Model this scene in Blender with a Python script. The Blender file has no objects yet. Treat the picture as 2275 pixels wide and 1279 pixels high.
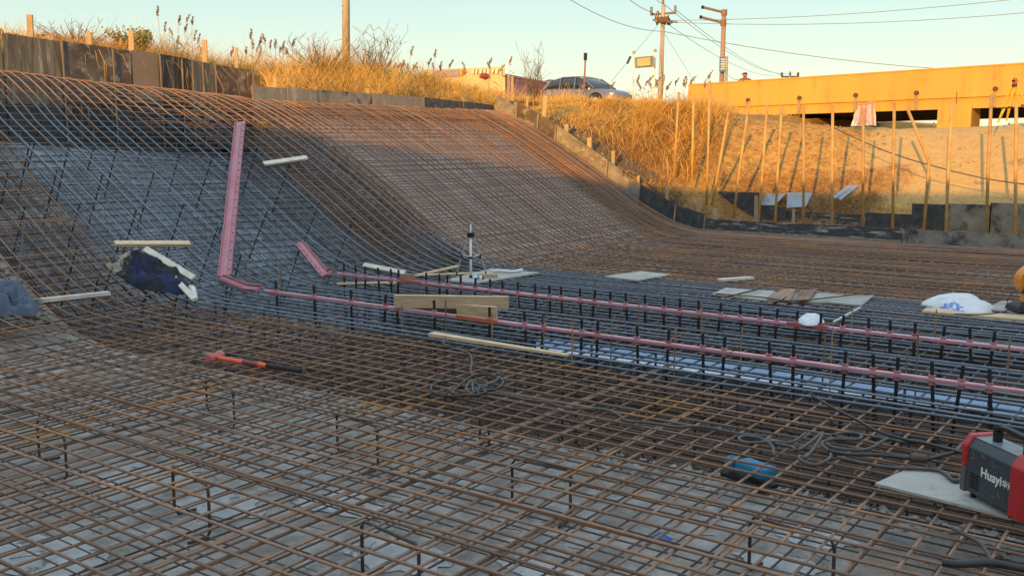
import bpy, math, random
import numpy as np
from mathutils import Vector, Matrix, noise
random.seed(7); rng = np.random.default_rng(7)
R = math.radians
scene = bpy.context.scene
COL = scene.collection

# ---------------------------------------------------------------- camera, sky, sun, exposure
CAM_H = 1.7; PITCH = R(8.43); AZ = R(36.07); F_PX = 2190.0; CX, CY = 1137.5, 639.5
cd = bpy.data.cameras.new('camera'); cam = bpy.data.objects.new('camera', cd); COL.objects.link(cam)
cam.location = (0, 0, CAM_H); cam.rotation_euler = (math.pi/2 - PITCH, 0, AZ)
cd.sensor_width = 36; cd.lens = 36*F_PX/2275; cd.clip_start = .05; cd.clip_end = 5000
scene.camera = cam
SUN_EL = R(9.3); SUN_AZ = R(-12.5)          # direction the light travels: (sin az, cos az)
w = bpy.data.worlds.new('World'); scene.world = w; w.use_nodes = True
nt = w.node_tree; nt.nodes.clear()
def N(t, typ, **k):
    n = t.nodes.new(typ)
    for a, b in k.items(): setattr(n, a, b)
    return n
sky = N(nt, 'ShaderNodeTexSky', sky_type='NISHITA', sun_disc=False, sun_elevation=R(12), sun_rotation=math.pi + SUN_AZ,
        air_density=1.0, dust_density=.6, ozone_density=1.2)
bg = N(nt, 'ShaderNodeBackground'); out = N(nt, 'ShaderNodeOutputWorld')
tc = N(nt, 'ShaderNodeTexCoord'); sx = N(nt, 'ShaderNodeSeparateXYZ')
ramp = N(nt, 'ShaderNodeValToRGB'); mix = N(nt, 'ShaderNodeMix', data_type='RGBA')
nt.links.new(tc.outputs['Generated'], sx.inputs[0]); nt.links.new(sx.outputs['Z'], ramp.inputs[0])
cr = ramp.color_ramp
cr.elements[0].position = 0.0; cr.elements[0].color = (5.6, 5.3, 3.7, 1)
cr.elements[1].position = 1.0; cr.elements[1].color = (5.3, 6.3, 7.4, 1)
for p, c in ((.06, (5.0, 5.5, 4.1, 1)), (.15, (3.5, 4.75, 4.5, 1)), (.45, (4.9, 6.1, 6.9, 1))):
    e = cr.elements.new(p); e.color = c
mix.inputs['Factor'].default_value = .8
nt.links.new(sky.outputs[0], mix.inputs['A']); nt.links.new(ramp.outputs[0], mix.inputs['B'])
nt.links.new(mix.outputs['Result'], bg.inputs[0]); bg.inputs[1].default_value = .1
nt.links.new(bg.outputs[0], out.inputs[0])
sd = bpy.data.lights.new('sun', 'SUN'); sun = bpy.data.objects.new('sun', sd); COL.objects.link(sun)
sd.energy = 3.2; sd.angle = R(.5); sd.color = (1, .50, .08)
sun.rotation_euler = Vector((math.sin(SUN_AZ)*math.cos(SUN_EL), math.cos(SUN_AZ)*math.cos(SUN_EL), -math.sin(SUN_EL))).to_track_quat('-Z', 'Y').to_euler()
sun.location = (5, -20, 12)
scene.view_settings.view_transform = 'Standard'; scene.view_settings.look = 'None'
scene.view_settings.gamma = 1; scene.view_settings.use_curve_mapping = False
scene.view_settings.exposure = .88
scene.cycles.max_bounces = 5; scene.cycles.diffuse_bounces = 3

# ---------------------------------------------------------------- survey helpers: a line of sight met with a real plane or surface
_f = np.array([-math.sin(AZ)*math.cos(PITCH), math.cos(AZ)*math.cos(PITCH), -math.sin(PITCH)])
_r = np.array([math.cos(AZ), math.sin(AZ), 0]); _u = np.cross(_r, _f)
def ray(x, y): return _f*F_PX + _r*(x-CX) - _u*(y-CY)
def at_z(x, y, z=0.0):
    d = ray(x, y); t = (z-CAM_H)/d[2]; return Vector((d[0]*t, d[1]*t, z))
def at_Y(x, y, Y):
    d = ray(x, y); t = Y/d[1]; return Vector((d[0]*t, Y, CAM_H+d[2]*t))
def at_X(x, y, X):
    d = ray(x, y); t = X/d[0]; return Vector((X, d[1]*t, CAM_H+d[2]*t))
def at_d(x, y, D):
    d = ray(x, y); t = D/(d[0]*-math.sin(AZ)+d[1]*math.cos(AZ)); return Vector((d[0]*t, d[1]*t, CAM_H+d[2]*t))

# slope profile: the floor is level and turns up towards -X
PX = np.array([-30, -14.4, -13.5, -12.94, -12.46, -11.88, -11.2, -10.22, -9.39, -8.75, -8.3, -7.9, 30])
PZ = np.array([2.68, 2.66, 2.50, 2.37, 2.20, 1.93, 1.56, .98, .47, .17, .045, 0, 0])
_xs = np.linspace(-16, -6, 401); _zs = np.interp(_xs, PX, PZ)
k = np.hanning(31); k /= k.sum(); _zs = np.convolve(np.pad(_zs, 15, mode='edge'), k, 'valid')
def shift(Y): return .95*np.clip((10.4-np.asarray(Y, float))/2.1, 0, 1)
def Zm(X, Y):
    X = np.asarray(X, float); Y = np.asarray(Y, float)
    s = shift(Y); u = X + s
    z = np.interp(u, _xs, _zs) + .34*np.clip((-X-12.9)/1.4, 0, 1)*np.clip((10.6-Y)/3, 0, 1)
    hc = np.interp(Y, [4, 7.2, 11, 13, 17.5], [2.80, 2.72, 2.46, 2.42, 2.40]); k_ = .045
    return -k_*np.log(np.exp(-z/k_) + np.exp(-hc/k_))
def depth(Y): return np.interp(Y, [-2, 5.38, 5.85, 10.65, 11.2, 20], [.30, .30, 1.02, 1.02, .24, .24])
def Zc(X, Y): return Zm(X, Y) - depth(Y)
XW = -14.8
def Xend(Y): return -14.7 if Y < 10.85 else -13.1
def at_mesh(x, y, off=0.0):
    d = ray(x, y); lo = None
    ts = np.linspace(.0005, .012, 3000)
    P = d[None, :]*ts[:, None]; z = CAM_H + P[:, 2]
    below = z < Zm(P[:, 0], P[:, 1]) + off
    i = int(np.argmax(below)) if below.any() else len(ts)-1
    return Vector((P[i, 0], P[i, 1], float(z[i])))

# ---------------------------------------------------------------- materials
MATS = {}
def mat(name, c1, c2=None, rough=.8, metal=0.0, scale=4.0, detail=6, bump=0.0, bscale=60, c3=None, s3=1.2, t3=(.5, .62), objvar=0.0,
        stretch=None, trans=0.0, lo=.35, hi=.65, spec=.5, rough2=None):
    if name in MATS: return MATS[name]
    m = bpy.data.materials.new(name); m.use_nodes = True; t = m.node_tree; b = t.nodes['Principled BSDF']; L = t.links.new
    b.inputs['Roughness'].default_value = rough; b.inputs['Metallic'].default_value = metal
    b.inputs['Specular IOR Level'].default_value = spec
    c2 = c2 or tuple(v*.75 for v in c1)
    g = N(t, 'ShaderNodeNewGeometry'); mp = N(t, 'ShaderNodeMapping')
    L(g.outputs['Position'], mp.inputs[0])
    if stretch: mp.inputs['Scale'].default_value = stretch
    n1 = N(t, 'ShaderNodeTexNoise'); n1.inputs['Scale'].default_value = scale; n1.inputs['Detail'].default_value = detail; n1.inputs['Roughness'].default_value = .65
    L(mp.outputs[0], n1.inputs['Vector'])
    r1 = N(t, 'ShaderNodeMapRange'); r1.inputs[1].default_value = lo; r1.inputs[2].default_value = hi
    L(n1.outputs[0], r1.inputs[0])
    m1 = N(t, 'ShaderNodeMix', data_type='RGBA'); m1.inputs['A'].default_value = (*c1, 1); m1.inputs['B'].default_value = (*c2, 1)
    L(r1.outputs[0], m1.inputs['Factor']); col = m1.outputs['Result']
    if c3:
        n3 = N(t, 'ShaderNodeTexNoise'); n3.inputs['Scale'].default_value = s3; n3.inputs['Detail'].default_value = 5; n3.inputs['Roughness'].default_value = .7
        L(mp.outputs[0], n3.inputs['Vector'])
        r3 = N(t, 'ShaderNodeMapRange'); r3.inputs[1].default_value = t3[0]; r3.inputs[2].default_value = t3[1]; L(n3.outputs[0], r3.inputs[0])
        m3 = N(t, 'ShaderNodeMix', data_type='RGBA'); L(r3.outputs[0], m3.inputs['Factor']); L(col, m3.inputs['A']); m3.inputs['B'].default_value = (*c3, 1)
        col = m3.outputs['Result']
        if rough2 is not None:
            mr = N(t, 'ShaderNodeMapRange'); L(r3.outputs[0], mr.inputs[0]); mr.inputs[3].default_value = rough; mr.inputs[4].default_value = rough2
            L(mr.outputs[0], b.inputs['Roughness'])
    if objvar:
        oi = N(t, 'ShaderNodeObjectInfo'); hs = N(t, 'ShaderNodeHueSaturation'); mr = N(t, 'ShaderNodeMapRange')
        mr.inputs[3].default_value = 1-objvar; mr.inputs[4].default_value = 1+objvar
        L(oi.outputs['Random'], mr.inputs[0]); L(mr.outputs[0], hs.inputs['Value']); L(col, hs.inputs['Color']); col = hs.outputs[0]
    L(col, b.inputs['Base Color'])
    if bump:
        nb = N(t, 'ShaderNodeTexNoise'); nb.inputs['Scale'].default_value = bscale; nb.inputs['Detail'].default_value = 4; L(mp.outputs[0], nb.inputs['Vector'])
        bp = N(t, 'ShaderNodeBump'); bp.inputs['Strength'].default_value = bump; bp.inputs['Distance'].default_value = .02
        L(nb.outputs[0], bp.inputs['Height']); L(bp.outputs[0], b.inputs['Normal'])
    if trans: b.inputs['Transmission Weight'].default_value = trans
    MATS[name] = m; return m
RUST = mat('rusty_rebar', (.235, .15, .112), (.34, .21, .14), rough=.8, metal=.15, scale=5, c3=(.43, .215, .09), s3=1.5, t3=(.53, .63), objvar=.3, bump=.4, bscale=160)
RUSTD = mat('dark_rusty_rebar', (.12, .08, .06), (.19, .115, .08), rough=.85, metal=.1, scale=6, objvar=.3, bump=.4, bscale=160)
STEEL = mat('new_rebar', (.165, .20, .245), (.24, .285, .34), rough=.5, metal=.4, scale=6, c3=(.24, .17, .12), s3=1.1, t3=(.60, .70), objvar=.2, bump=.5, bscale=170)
def cross_mat():
    m = RUST.copy(); m.name = 'cross_rebar'; t = m.node_tree; b = t.nodes['Principled BSDF']; L = t.links.new
    src = b.inputs['Base Color'].links[0].from_socket; g = N(t, 'ShaderNodeNewGeometry'); sx_ = N(t, 'ShaderNodeSeparateXYZ'); L(g.outputs['Position'], sx_.inputs[0])
    nz_ = N(t, 'ShaderNodeTexNoise'); nz_.inputs['Scale'].default_value = 1.4; L(g.outputs['Position'], nz_.inputs['Vector'])
    ad = N(t, 'ShaderNodeMath', operation='ADD'); L(sx_.outputs['Y'], ad.inputs[0]); L(nz_.outputs[0], ad.inputs[1])
    a1 = N(t, 'ShaderNodeMapRange'); L(ad.outputs[0], a1.inputs[0]); a1.inputs[1].default_value = 6.7; a1.inputs[2].default_value = 7.1
    a2 = N(t, 'ShaderNodeMapRange'); L(ad.outputs[0], a2.inputs[0]); a2.inputs[1].default_value = 10.9; a2.inputs[2].default_value = 11.3; a2.inputs[3].default_value = 1; a2.inputs[4].default_value = 0
    mu = N(t, 'ShaderNodeMath', operation='MULTIPLY'); L(a1.outputs[0], mu.inputs[0]); L(a2.outputs[0], mu.inputs[1])
    mx_ = N(t, 'ShaderNodeMix', data_type='RGBA'); L(mu.outputs[0], mx_.inputs['Factor']); L(src, mx_.inputs['A']); mx_.inputs['B'].default_value = (.15, .155, .165, 1); L(mx_.outputs['Result'], b.inputs['Base Color']); return m
RUSTX = cross_mat()
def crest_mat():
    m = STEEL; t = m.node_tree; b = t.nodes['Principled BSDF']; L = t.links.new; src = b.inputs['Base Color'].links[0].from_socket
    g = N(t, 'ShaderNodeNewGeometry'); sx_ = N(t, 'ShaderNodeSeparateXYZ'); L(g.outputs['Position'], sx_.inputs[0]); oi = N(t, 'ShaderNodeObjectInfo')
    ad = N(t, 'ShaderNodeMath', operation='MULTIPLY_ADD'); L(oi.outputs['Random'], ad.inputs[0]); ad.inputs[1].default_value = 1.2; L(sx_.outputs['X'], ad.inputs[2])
    mr = N(t, 'ShaderNodeMapRange'); L(ad.outputs[0], mr.inputs[0]); mr.inputs[1].default_value = -11.9; mr.inputs[2].default_value = -12.6  # upper bar ends: orange of the low sunlight put into the steel colour
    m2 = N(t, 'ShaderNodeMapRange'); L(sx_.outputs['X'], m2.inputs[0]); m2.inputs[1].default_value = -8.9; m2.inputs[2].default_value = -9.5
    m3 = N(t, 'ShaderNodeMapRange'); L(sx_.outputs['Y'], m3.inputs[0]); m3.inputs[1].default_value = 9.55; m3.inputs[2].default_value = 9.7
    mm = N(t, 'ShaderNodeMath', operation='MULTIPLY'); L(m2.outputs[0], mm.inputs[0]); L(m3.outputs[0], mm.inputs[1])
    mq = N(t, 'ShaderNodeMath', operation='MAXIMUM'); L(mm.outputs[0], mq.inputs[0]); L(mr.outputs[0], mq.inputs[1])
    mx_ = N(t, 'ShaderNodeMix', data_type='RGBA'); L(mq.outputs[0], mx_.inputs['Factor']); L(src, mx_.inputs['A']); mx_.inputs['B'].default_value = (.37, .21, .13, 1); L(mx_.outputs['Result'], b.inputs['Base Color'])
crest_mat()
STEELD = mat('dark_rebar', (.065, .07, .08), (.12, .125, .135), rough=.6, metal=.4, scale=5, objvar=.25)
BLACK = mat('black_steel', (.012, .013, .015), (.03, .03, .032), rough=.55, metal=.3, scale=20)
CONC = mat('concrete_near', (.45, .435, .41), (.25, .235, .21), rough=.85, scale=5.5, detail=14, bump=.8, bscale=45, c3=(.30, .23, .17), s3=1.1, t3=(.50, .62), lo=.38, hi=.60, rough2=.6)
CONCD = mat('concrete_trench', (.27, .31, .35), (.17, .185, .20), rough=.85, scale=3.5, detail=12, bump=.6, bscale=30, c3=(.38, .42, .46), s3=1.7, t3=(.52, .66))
CONCF = mat('concrete_far', (.48, .38, .33), (.36, .27, .225), rough=.9, scale=3, detail=10, bump=.5, bscale=30, c3=(.36, .29, .23), s3=.8, t3=(.55, .7))
RUBBLE = mat('rubble', (.30, .27, .23), (.10, .085, .065), rough=.95, scale=16, detail=8, bump=1, bscale=25, c3=(.42, .42, .40), s3=5, t3=(.56, .64))
SOIL = mat('soil', (.25, .17, .09), (.15, .10, .06), rough=1, scale=2.2, detail=12, bump=.8, bscale=9, c3=(.30, .22, .13), s3=.7, t3=(.45, .6))
WOOD = mat('pale_timber', (.78, .60, .38), (.60, .43, .25), rough=.75, scale=9, stretch=(1, 1, 6), bump=.2, bscale=90, objvar=.15)
WOODW = mat('whitened_timber', (.74, .68, .56), (.56, .49, .38), rough=.8, scale=9, bump=.2, objvar=.1)
WOODO = mat('stake_timber', (.50, .37, .22), (.34, .24, .13), rough=.8, scale=12, stretch=(4, 4, 1), bump=.2, objvar=.2)
PLYG = mat('grey_plywood_sheet', (.42, .41, .37), (.32, .31, .28), rough=.7, scale=3, c3=(.22, .19, .16), s3=5, t3=(.54, .70), bump=.15, objvar=.15)
PINK = mat('pink_painted_steel', (.56, .21, .26), (.46, .15, .19), rough=.5, scale=4, c3=(.38, .27, .25), s3=9, t3=(.50, .66), bump=.1, metal=.1)
PINKR = mat('pale_pink_rail', (.60, .31, .36), (.48, .21, .26), rough=.4, scale=5, c3=(.42, .24, .22), s3=5, t3=(.56, .68), bump=.1, metal=.1, objvar=.12)
REDP = mat('red_lead_paint', (.55, .05, .03), (.42, .05, .03), rough=.5, scale=6)
REDD = mat('faded_red_paint', (.42, .10, .09), (.34, .09, .09), rough=.6, scale=9)
WHITE = mat('white_plastic', (.78, .78, .76), (.70, .70, .68), rough=.5, scale=8)
ALU = mat('brushed_aluminium', (.62, .62, .62), (.5, .5, .5), rough=.4, metal=.6, scale=10)
POLE = mat('concrete_pole', (.46, .41, .34), (.38, .33, .27), rough=.8, scale=5, bump=.2)
YPAINT = mat('yellow_paint', (.70, .45, .02), rough=.45, scale=10)
ORANGE = mat('orange_paint', (.80, .26, .01), (.70, .22, .01), rough=.4, scale=9)
CABLE = mat('grey_cable', (.06, .056, .054), (.10, .09, .085), rough=.6, scale=20)
CABLED = mat('black_cable', (.02, .02, .022), (.04, .04, .04), rough=.5, scale=20)
RUBBER = mat('black_rubber', (.02, .02, .02), rough=.7, scale=20)

def grad_panel(name, base, dark, streak, horiz=False, orange=None):
    """film faced plywood with cement runs: colour only"""
    st = (1.5, 1.5, 14) if horiz else (14, 14, 1.2)
    return mat(name, base, dark, rough=.7, scale=1.4 if horiz else 1.3, detail=9, stretch=st, c3=streak, s3=1.0 if not horiz else .8, t3=(.55, .68), bump=.15, bscale=20, lo=.4, hi=.6)
P_STR = grad_panel('plywood_streaked', (.20, .165, .12), (.10, .08, .06), (.40, .34, .26))
P_BRN = mat('plywood_brown', (.145, .105, .08), (.065, .045, .035), rough=.75, scale=3.0, detail=12, c3=(.30, .25, .19), s3=5, t3=(.52, .62), bump=.15, bscale=20)
P_TAN = mat('plywood_tan', (.27, .19, .13), (.22, .155, .105), rough=.8, scale=1.4, detail=6)
P_BW = grad_panel('plywood_black_white', (.022, .02, .02), (.05, .04, .035), (.36, .31, .27))
P_PALE = mat('plywood_pale', (.30, .25, .19), (.20, .165, .13), rough=.8, scale=6, detail=9, stretch=(3, 3, 1), c3=(.40, .34, .27), s3=3, t3=(.55, .65))
P_BLK = mat('plywood_black', (.030, .032, .036), (.07, .075, .08), rough=.6, scale=9, detail=9, c3=(.20, .20, .20), s3=8, t3=(.62, .7), bump=.1)
P_HOR = mat('plywood_black_cement', (.035, .036, .038), (.07, .07, .07), rough=.65, scale=5, detail=9, stretch=(1, 1, 9), c3=(.38, .38, .36), s3=3.0, t3=(.54, .62))
P_DIRTY = mat('plywood_dirty', (.31, .27, .22), (.16, .14, .12), rough=.8, scale=5, detail=10, c3=(.045, .045, .05), s3=2.2, t3=(.5, .62))
P_GOLD = mat('plywood_mottled', (.29, .24, .17), (.16, .13, .09), rough=.8, scale=6, detail=10, c3=(.36, .31, .23), s3=9, t3=(.55, .64))

# ---------------------------------------------------------------- builders
def link(o, parent=None):
    COL.objects.link(o)
    if parent is not None: o.parent = parent
    return o
def tag(o, label=None, cat=None, group=None, kind=None):
    if label: o['label'] = label
    if cat: o['category'] = cat
    if group: o['group'] = group
    if kind: o['kind'] = kind
    return o
def thing(name, loc, label, cat, group=None):
    o = bpy.data.objects.new(name, None); o.location = loc; o.empty_display_size = .1; COL.objects.link(o)
    return tag(o, label, cat, group)
class MB:
    def __init__(s): s.v = []; s.f = []; s.mi = []
    def add(s, v, f, m=0):
        n = len(s.v); s.v += [tuple(p) for p in v]; s.f += [tuple(i+n for i in q) for q in f]; s.mi += [m]*len(f); return s
    def beam(s, a, b, wd, th, up=(0, 0, 1), m=0, taper=1.0):
        a = Vector(a); b = Vector(b); d = (b-a).normalized(); up = Vector(up)
        sd_ = d.cross(up)
        if sd_.length < 1e-4: sd_ = d.cross(Vector((1, 0, 0)))
        sd_.normalize(); u2 = sd_.cross(d).normalized(); h = wd/2; t = th/2; V = []
        for p, q in ((a, 1), (b, taper)):
            for i, j in ((-1, -1), (1, -1), (1, 1), (-1, 1)): V.append(p + sd_*h*i*q + u2*t*j*q)
        return s.add(V, [(0, 3, 2, 1), (4, 5, 6, 7), (0, 1, 5, 4), (1, 2, 6, 5), (2, 3, 7, 6), (3, 0, 4, 7)], m)
    def box(s, c, sz, rz=0, m=0):
        c = Vector(c); d = Vector((math.cos(rz), math.sin(rz), 0))*sz[0]/2
        return s.beam(c-d, c+d, sz[1], sz[2], m=m)
    def tube(s, pts, r, n=6, m=0, r2=None, cap=True):
        pts = [Vector(p) for p in pts]; V = []; F = []; K = len(pts); prev = None
        for i, p in enumerate(pts):
            d = (pts[min(i+1, K-1)] - pts[max(i-1, 0)])
            if d.length < 1e-9: d = Vector((0, 0, 1))
            d.normalize()
            a = d.cross(Vector((0, 0, 1)) if abs(d.z) < .9 else Vector((1, 0, 0))).normalized()
            if prev is not None and a.dot(prev) < 0: a = -a
            prev = a; bb = d.cross(a); rr = r if r2 is None else r+(r2-r)*i/max(1, K-1)
            for q in range(n):
                th = 2*math.pi*q/n; V.append(p + (a*math.cos(th)+bb*math.sin(th))*rr)
        for i in range(K-1):
            for q in range(n):
                q2 = (q+1) % n; F.append((i*n+q, i*n+q2, (i+1)*n+q2, (i+1)*n+q))
        if cap: F += [tuple(range(n))[::-1], tuple((K-1)*n+q for q in range(n))]
        return s.add(V, F, m)
    def loft(s, rings, m=0, cap=True):
        n = len(rings[0]); V = [p for r_ in rings for p in r_]; F = []
        for i in range(len(rings)-1):
            for q in range(n):
                q2 = (q+1) % n; F.append((i*n+q, i*n+q2, (i+1)*n+q2, (i+1)*n+q))
        if cap: F += [tuple(range(n))[::-1], tuple((len(rings)-1)*n+q for q in range(n))]
        return s.add(V, F, m)
    def build(s, name, mats, parent=None, smooth=False, org=None, bevel=0.0):
        o0 = Vector(org) if org is not None else (parent_world(parent) if parent is not None else Vector((0, 0, 0)))
        me = bpy.data.meshes.new(name); me.from_pydata([tuple(Vector(p)-o0) for p in s.v], [], s.f)
        if not isinstance(mats, (list, tuple)): mats = [mats]
        for m_ in mats: me.materials.append(m_)
        if any(s.mi): me.polygons.foreach_set('material_index', s.mi)
        if smooth: me.polygons.foreach_set('use_smooth', [True]*len(me.polygons))
        me.update(); o = bpy.data.objects.new(name, me); link(o, parent)
        if parent is None: o.location = o0
        elif org is not None: o.location = o0 - parent_world(parent)
        if bevel:
            bv = o.modifiers.new('bevel', 'BEVEL'); bv.width = bevel; bv.segments = 2; bv.limit_method = 'ANGLE'
        return o
def parent_world(p):
    v = Vector((0, 0, 0))
    while p is not None: v = v + Vector(p.location); p = p.parent
    return v
def np_mesh(name, V, F, mats, parent=None, smooth=False, tint=None):
    me = bpy.data.meshes.new(name); nv = len(V); nf = len(F); k_ = F.shape[1]
    me.vertices.add(nv); me.vertices.foreach_set('co', V.astype(np.float32).ravel())
    me.loops.add(nf*k_); me.loops.foreach_set('vertex_index', F.astype(np.int32).ravel())
    me.polygons.add(nf); me.polygons.foreach_set('loop_start', np.arange(0, nf*k_, k_, dtype=np.int32)); me.polygons.foreach_set('loop_total', np.full(nf, k_, dtype=np.int32))
    me.polygons.foreach_set('use_smooth', np.full(nf, smooth))
    me.update(calc_edges=True)
    if tint is not None:
        at = me.attributes.new('tint', 'FLOAT', 'POINT'); at.data.foreach_set('value', tint.astype(np.float32))
    for m_ in (mats if isinstance(mats, (list, tuple)) else [mats]): me.materials.append(m_)
    return link(bpy.data.objects.new(name, me), parent)
def grid(name, xs, ys, zf, m, kind='structure', parent=None, smooth=True):
    X, Y = np.meshgrid(xs, ys, indexing='ij'); Z = zf(X, Y)
    V = np.stack([X, Y, Z], -1).reshape(-1, 3); nx, ny = len(xs), len(ys)
    i = np.arange((nx-1)*ny).reshape(nx-1, ny)[:, :-1].ravel(); F = np.stack([i, i+ny, i+ny+1, i+1], -1)
    o = np_mesh(name, V, F, m, parent, smooth); o['kind'] = kind; return o
def sm(a, b, x): t = np.clip((x-a)/(b-a), 0, 1); return t*t*(3-2*t)
def vnoise(X, Y, sc, seed=0):
    """cheap value noise, vectorised"""
    x = np.asarray(X)*sc; y = np.asarray(Y)*sc; xi = np.floor(x).astype(int); yi = np.floor(y).astype(int); fx = x-xi; fy = y-yi
    def h(a, b): 
        n_ = (a*374761393 + b*668265263 + seed*69069) & 0x7fffffff; n_ = ((n_ ^ (n_ >> 13))*1274126177) & 0x7fffffff; return (n_ & 0xffff)/65535.0
    fx = fx*fx*(3-2*fx); fy = fy*fy*(3-2*fy)
    return (h(xi, yi)*(1-fx)+h(xi+1, yi)*fx)*(1-fy) + (h(xi, yi+1)*(1-fx)+h(xi+1, yi+1)*fx)*fy - .5
def fbm(X, Y, sc, o=3, seed=0): return sum(vnoise(X, Y, sc*2**i, seed+i)/2**i for i in range(o))

# ================================================================ SETTING
# ---- ground height
def north(X, Y):
    z0 = np.interp(X, [-13.6, -12.9, -12, -11, -10, -9, -8.2, -7.5, 6], [2.55, 2.45, 2.15, 1.65, 1.1, .6, .28, .12, .10])
    top = np.interp(X, [-16, -13, -10, -8, -6, -4, -2, 8], [2.6, 2.42, 2.38, 2.12, 2.0, 2.05, 2.3, 2.4])
    y0 = np.interp(X, [-13, -9, -7.5, -5, 5], [17.6, 17.8, 18.9, 19.0, 19.0]); y1 = np.interp(X, [-13, -10, -8, -5, 5], [19.0, 20.6, 22.0, 22.4, 22.4])
    t = np.clip((Y-y0)/(y1-y0), 0, 1); t = t*.75 + .25*t*t*(3-2*t)
    t = np.where(t > .9, .9+(t-.9)*.8, t)
    return z0 + (top-z0)*t
def ground_z(X, Y):
    X = np.asarray(X, float); Y = np.asarray(Y, float)
    zn = north(X, Y)
    # land falls away behind the mound towards the stream under the bridge, rises again far off
    east = sm(-17, -12.5, X)
    back = np.interp(Y, [23.2, 27, 46, 60, 3000], [0, 1, 1, .35, .35])
    zn = zn*(1-back*east) + (-.6)*back*east
    far = sm(33, 38, Y)*(1-east); zn = zn*(1-far) + 2.92*far
    zw = 2.60 + .42*sm(-13.8, -15.2, X)*sm(22, 17, Y) + .2*sm(11.5, 8, Y)*sm(-14.9, -15.3, X)
    zw = np.where(Y > 17.5, np.maximum(zn, 2.60 + .42*sm(-13.8, -15.2, X)*sm(22, 17, Y)), zw)
    z = np.where(X < -13.35, np.where((Y < .838*-X) & (X > -14.95), -1.6, zw), np.where(Y > 17.5, zn, -1.6))
    z = np.where((Y > 17.5) & (Y <= 36), np.maximum(z, np.where(Y < 23.5, z, -2)), z)
    # pit side behind the camera: an earth bank
    zs_ = -1.6 + np.interp(X, [-10, -4, 0, 4], [6.3, 6.5, 6.78, 6.88])*sm(-3.6, -6.6, Y) 
    z = np.where(Y < -3.0, np.where(X < -13.35, np.maximum(zs_, zw), zs_), z)
    z = np.where((X > 7) & (Y < 17.5) & (Y > -6.6), np.maximum(z, -1.6+5*sm(7, 11, X)), z)
    nz = (.10+.22*sm(18.6, 20, Y)*sm(24, 22.5, Y)*sm(-8.3, -9.5, X))*fbm(X, Y, .9, 4, 3) + .05*fbm(X, Y, 4, 3, 9)
    amp = np.where(z < -1.5, .2, 1.0)*np.where(Y < -5, .3, 1)
    smooth_m = sm(-6.3, -5.6, X)*sm(18.8, 19.3, Y)*sm(24, 23, Y)
    amp = amp*(1-.75*smooth_m)
    return z + nz*amp
gx = np.concatenate([[-2500, -900, -350, -150, -90, -60, -45], np.arange(-36, -16, .5), np.arange(-16, 9, .17), np.arange(9, 24, 1.0), [30, 45, 80, 160, 400, 1000, 2500]])
gy = np.concatenate([[-600, -120, -40, -20, -12], np.arange(-9, 10, .5), np.arange(10, 26, .17), np.arange(26, 50, .6), [52, 56, 62, 75, 100, 150, 250, 450, 900, 2800]])
gm = bpy.data.materials.new('ground_soil'); gm.use_nodes = True
def ground_material(m):
    t = m.node_tree; L = t.links.new; b = t.nodes['Principled BSDF']; b.inputs['Roughness'].default_value = .95; b.inputs['Specular IOR Level'].default_value = .2
    g = N(t, 'ShaderNodeNewGeometry'); s = N(t, 'ShaderNodeSeparateXYZ'); L(g.outputs['Position'], s.inputs[0])
    def noi(sc, d=8, ro=.65):
        n = N(t, 'ShaderNodeTexNoise'); n.inputs['Scale'].default_value = sc; n.inputs['Detail'].default_value = d; n.inputs['Roughness'].default_value = ro; L(g.outputs['Position'], n.inputs['Vector']); return n.outputs[0]
    def mr(v, a, b_, c=0, d=1):
        n = N(t, 'ShaderNodeMapRange'); L(v, n.inputs[0]); n.inputs[1].default_value = a; n.inputs[2].default_value = b_; n.inputs[3].default_value = c; n.inputs[4].default_value = d; return n.outputs[0]
    def mx(f, a, b_):
        n = N(t, 'ShaderNodeMix', data_type='RGBA')
        if isinstance(f, float): n.inputs['Factor'].default_value = f
        else: L(f, n.inputs['Factor'])
        for i, q in (('A', a), ('B', b_)):
            if isinstance(q, tuple): n.inputs[i].default_value = (*q, 1)
            else: L(q, n.inputs[i])
        return n.outputs['Result']
    def add(a, b_, op='ADD'):
        n = N(t, 'ShaderNodeMath', operation=op); L(a, n.inputs[0])
        if isinstance(b_, (int, float)): n.inputs[1].default_value = b_
        else: L(b_, n.inputs[1])
        return n.outputs[0]
    n_big = noi(1.1); n_f = noi(7, 10, .7)
    brown = mx(mr(n_f, .38, .62), (.54, .31, .085), (.30, .165, .055))
    sand = mx(mr(n_f, .3, .7), (.56, .37, .155), (.45, .285, .11))
    sand = mx(mr(noi(2.6, 6), .60, .70), sand, (.27, .18, .09))
    xx = add(s.outputs['X'], add(mr(n_big, 0, 1, -1, 1), .9, 'MULTIPLY'))
    f = mr(xx, -6.9, -6.2)
    zz = add(s.outputs['Z'], add(mr(n_big, 0, 1, -1, 1), .35, 'MULTIPLY'))
    f = add(f, mr(zz, .45, .75), 'MULTIPLY')
    c = mx(f, brown, sand)
    L(c, b.inputs['Base Color'])
    bp = N(t, 'ShaderNodeBump'); bp.inputs['Strength'].default_value = .7; bp.inputs['Distance'].default_value = .06
    L(noi(9, 8, .6), bp.inputs['Height']); L(bp.outputs[0], b.inputs['Normal'])
ground_material(gm)
grid('ground', gx, gy, ground_z, gm)
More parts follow.
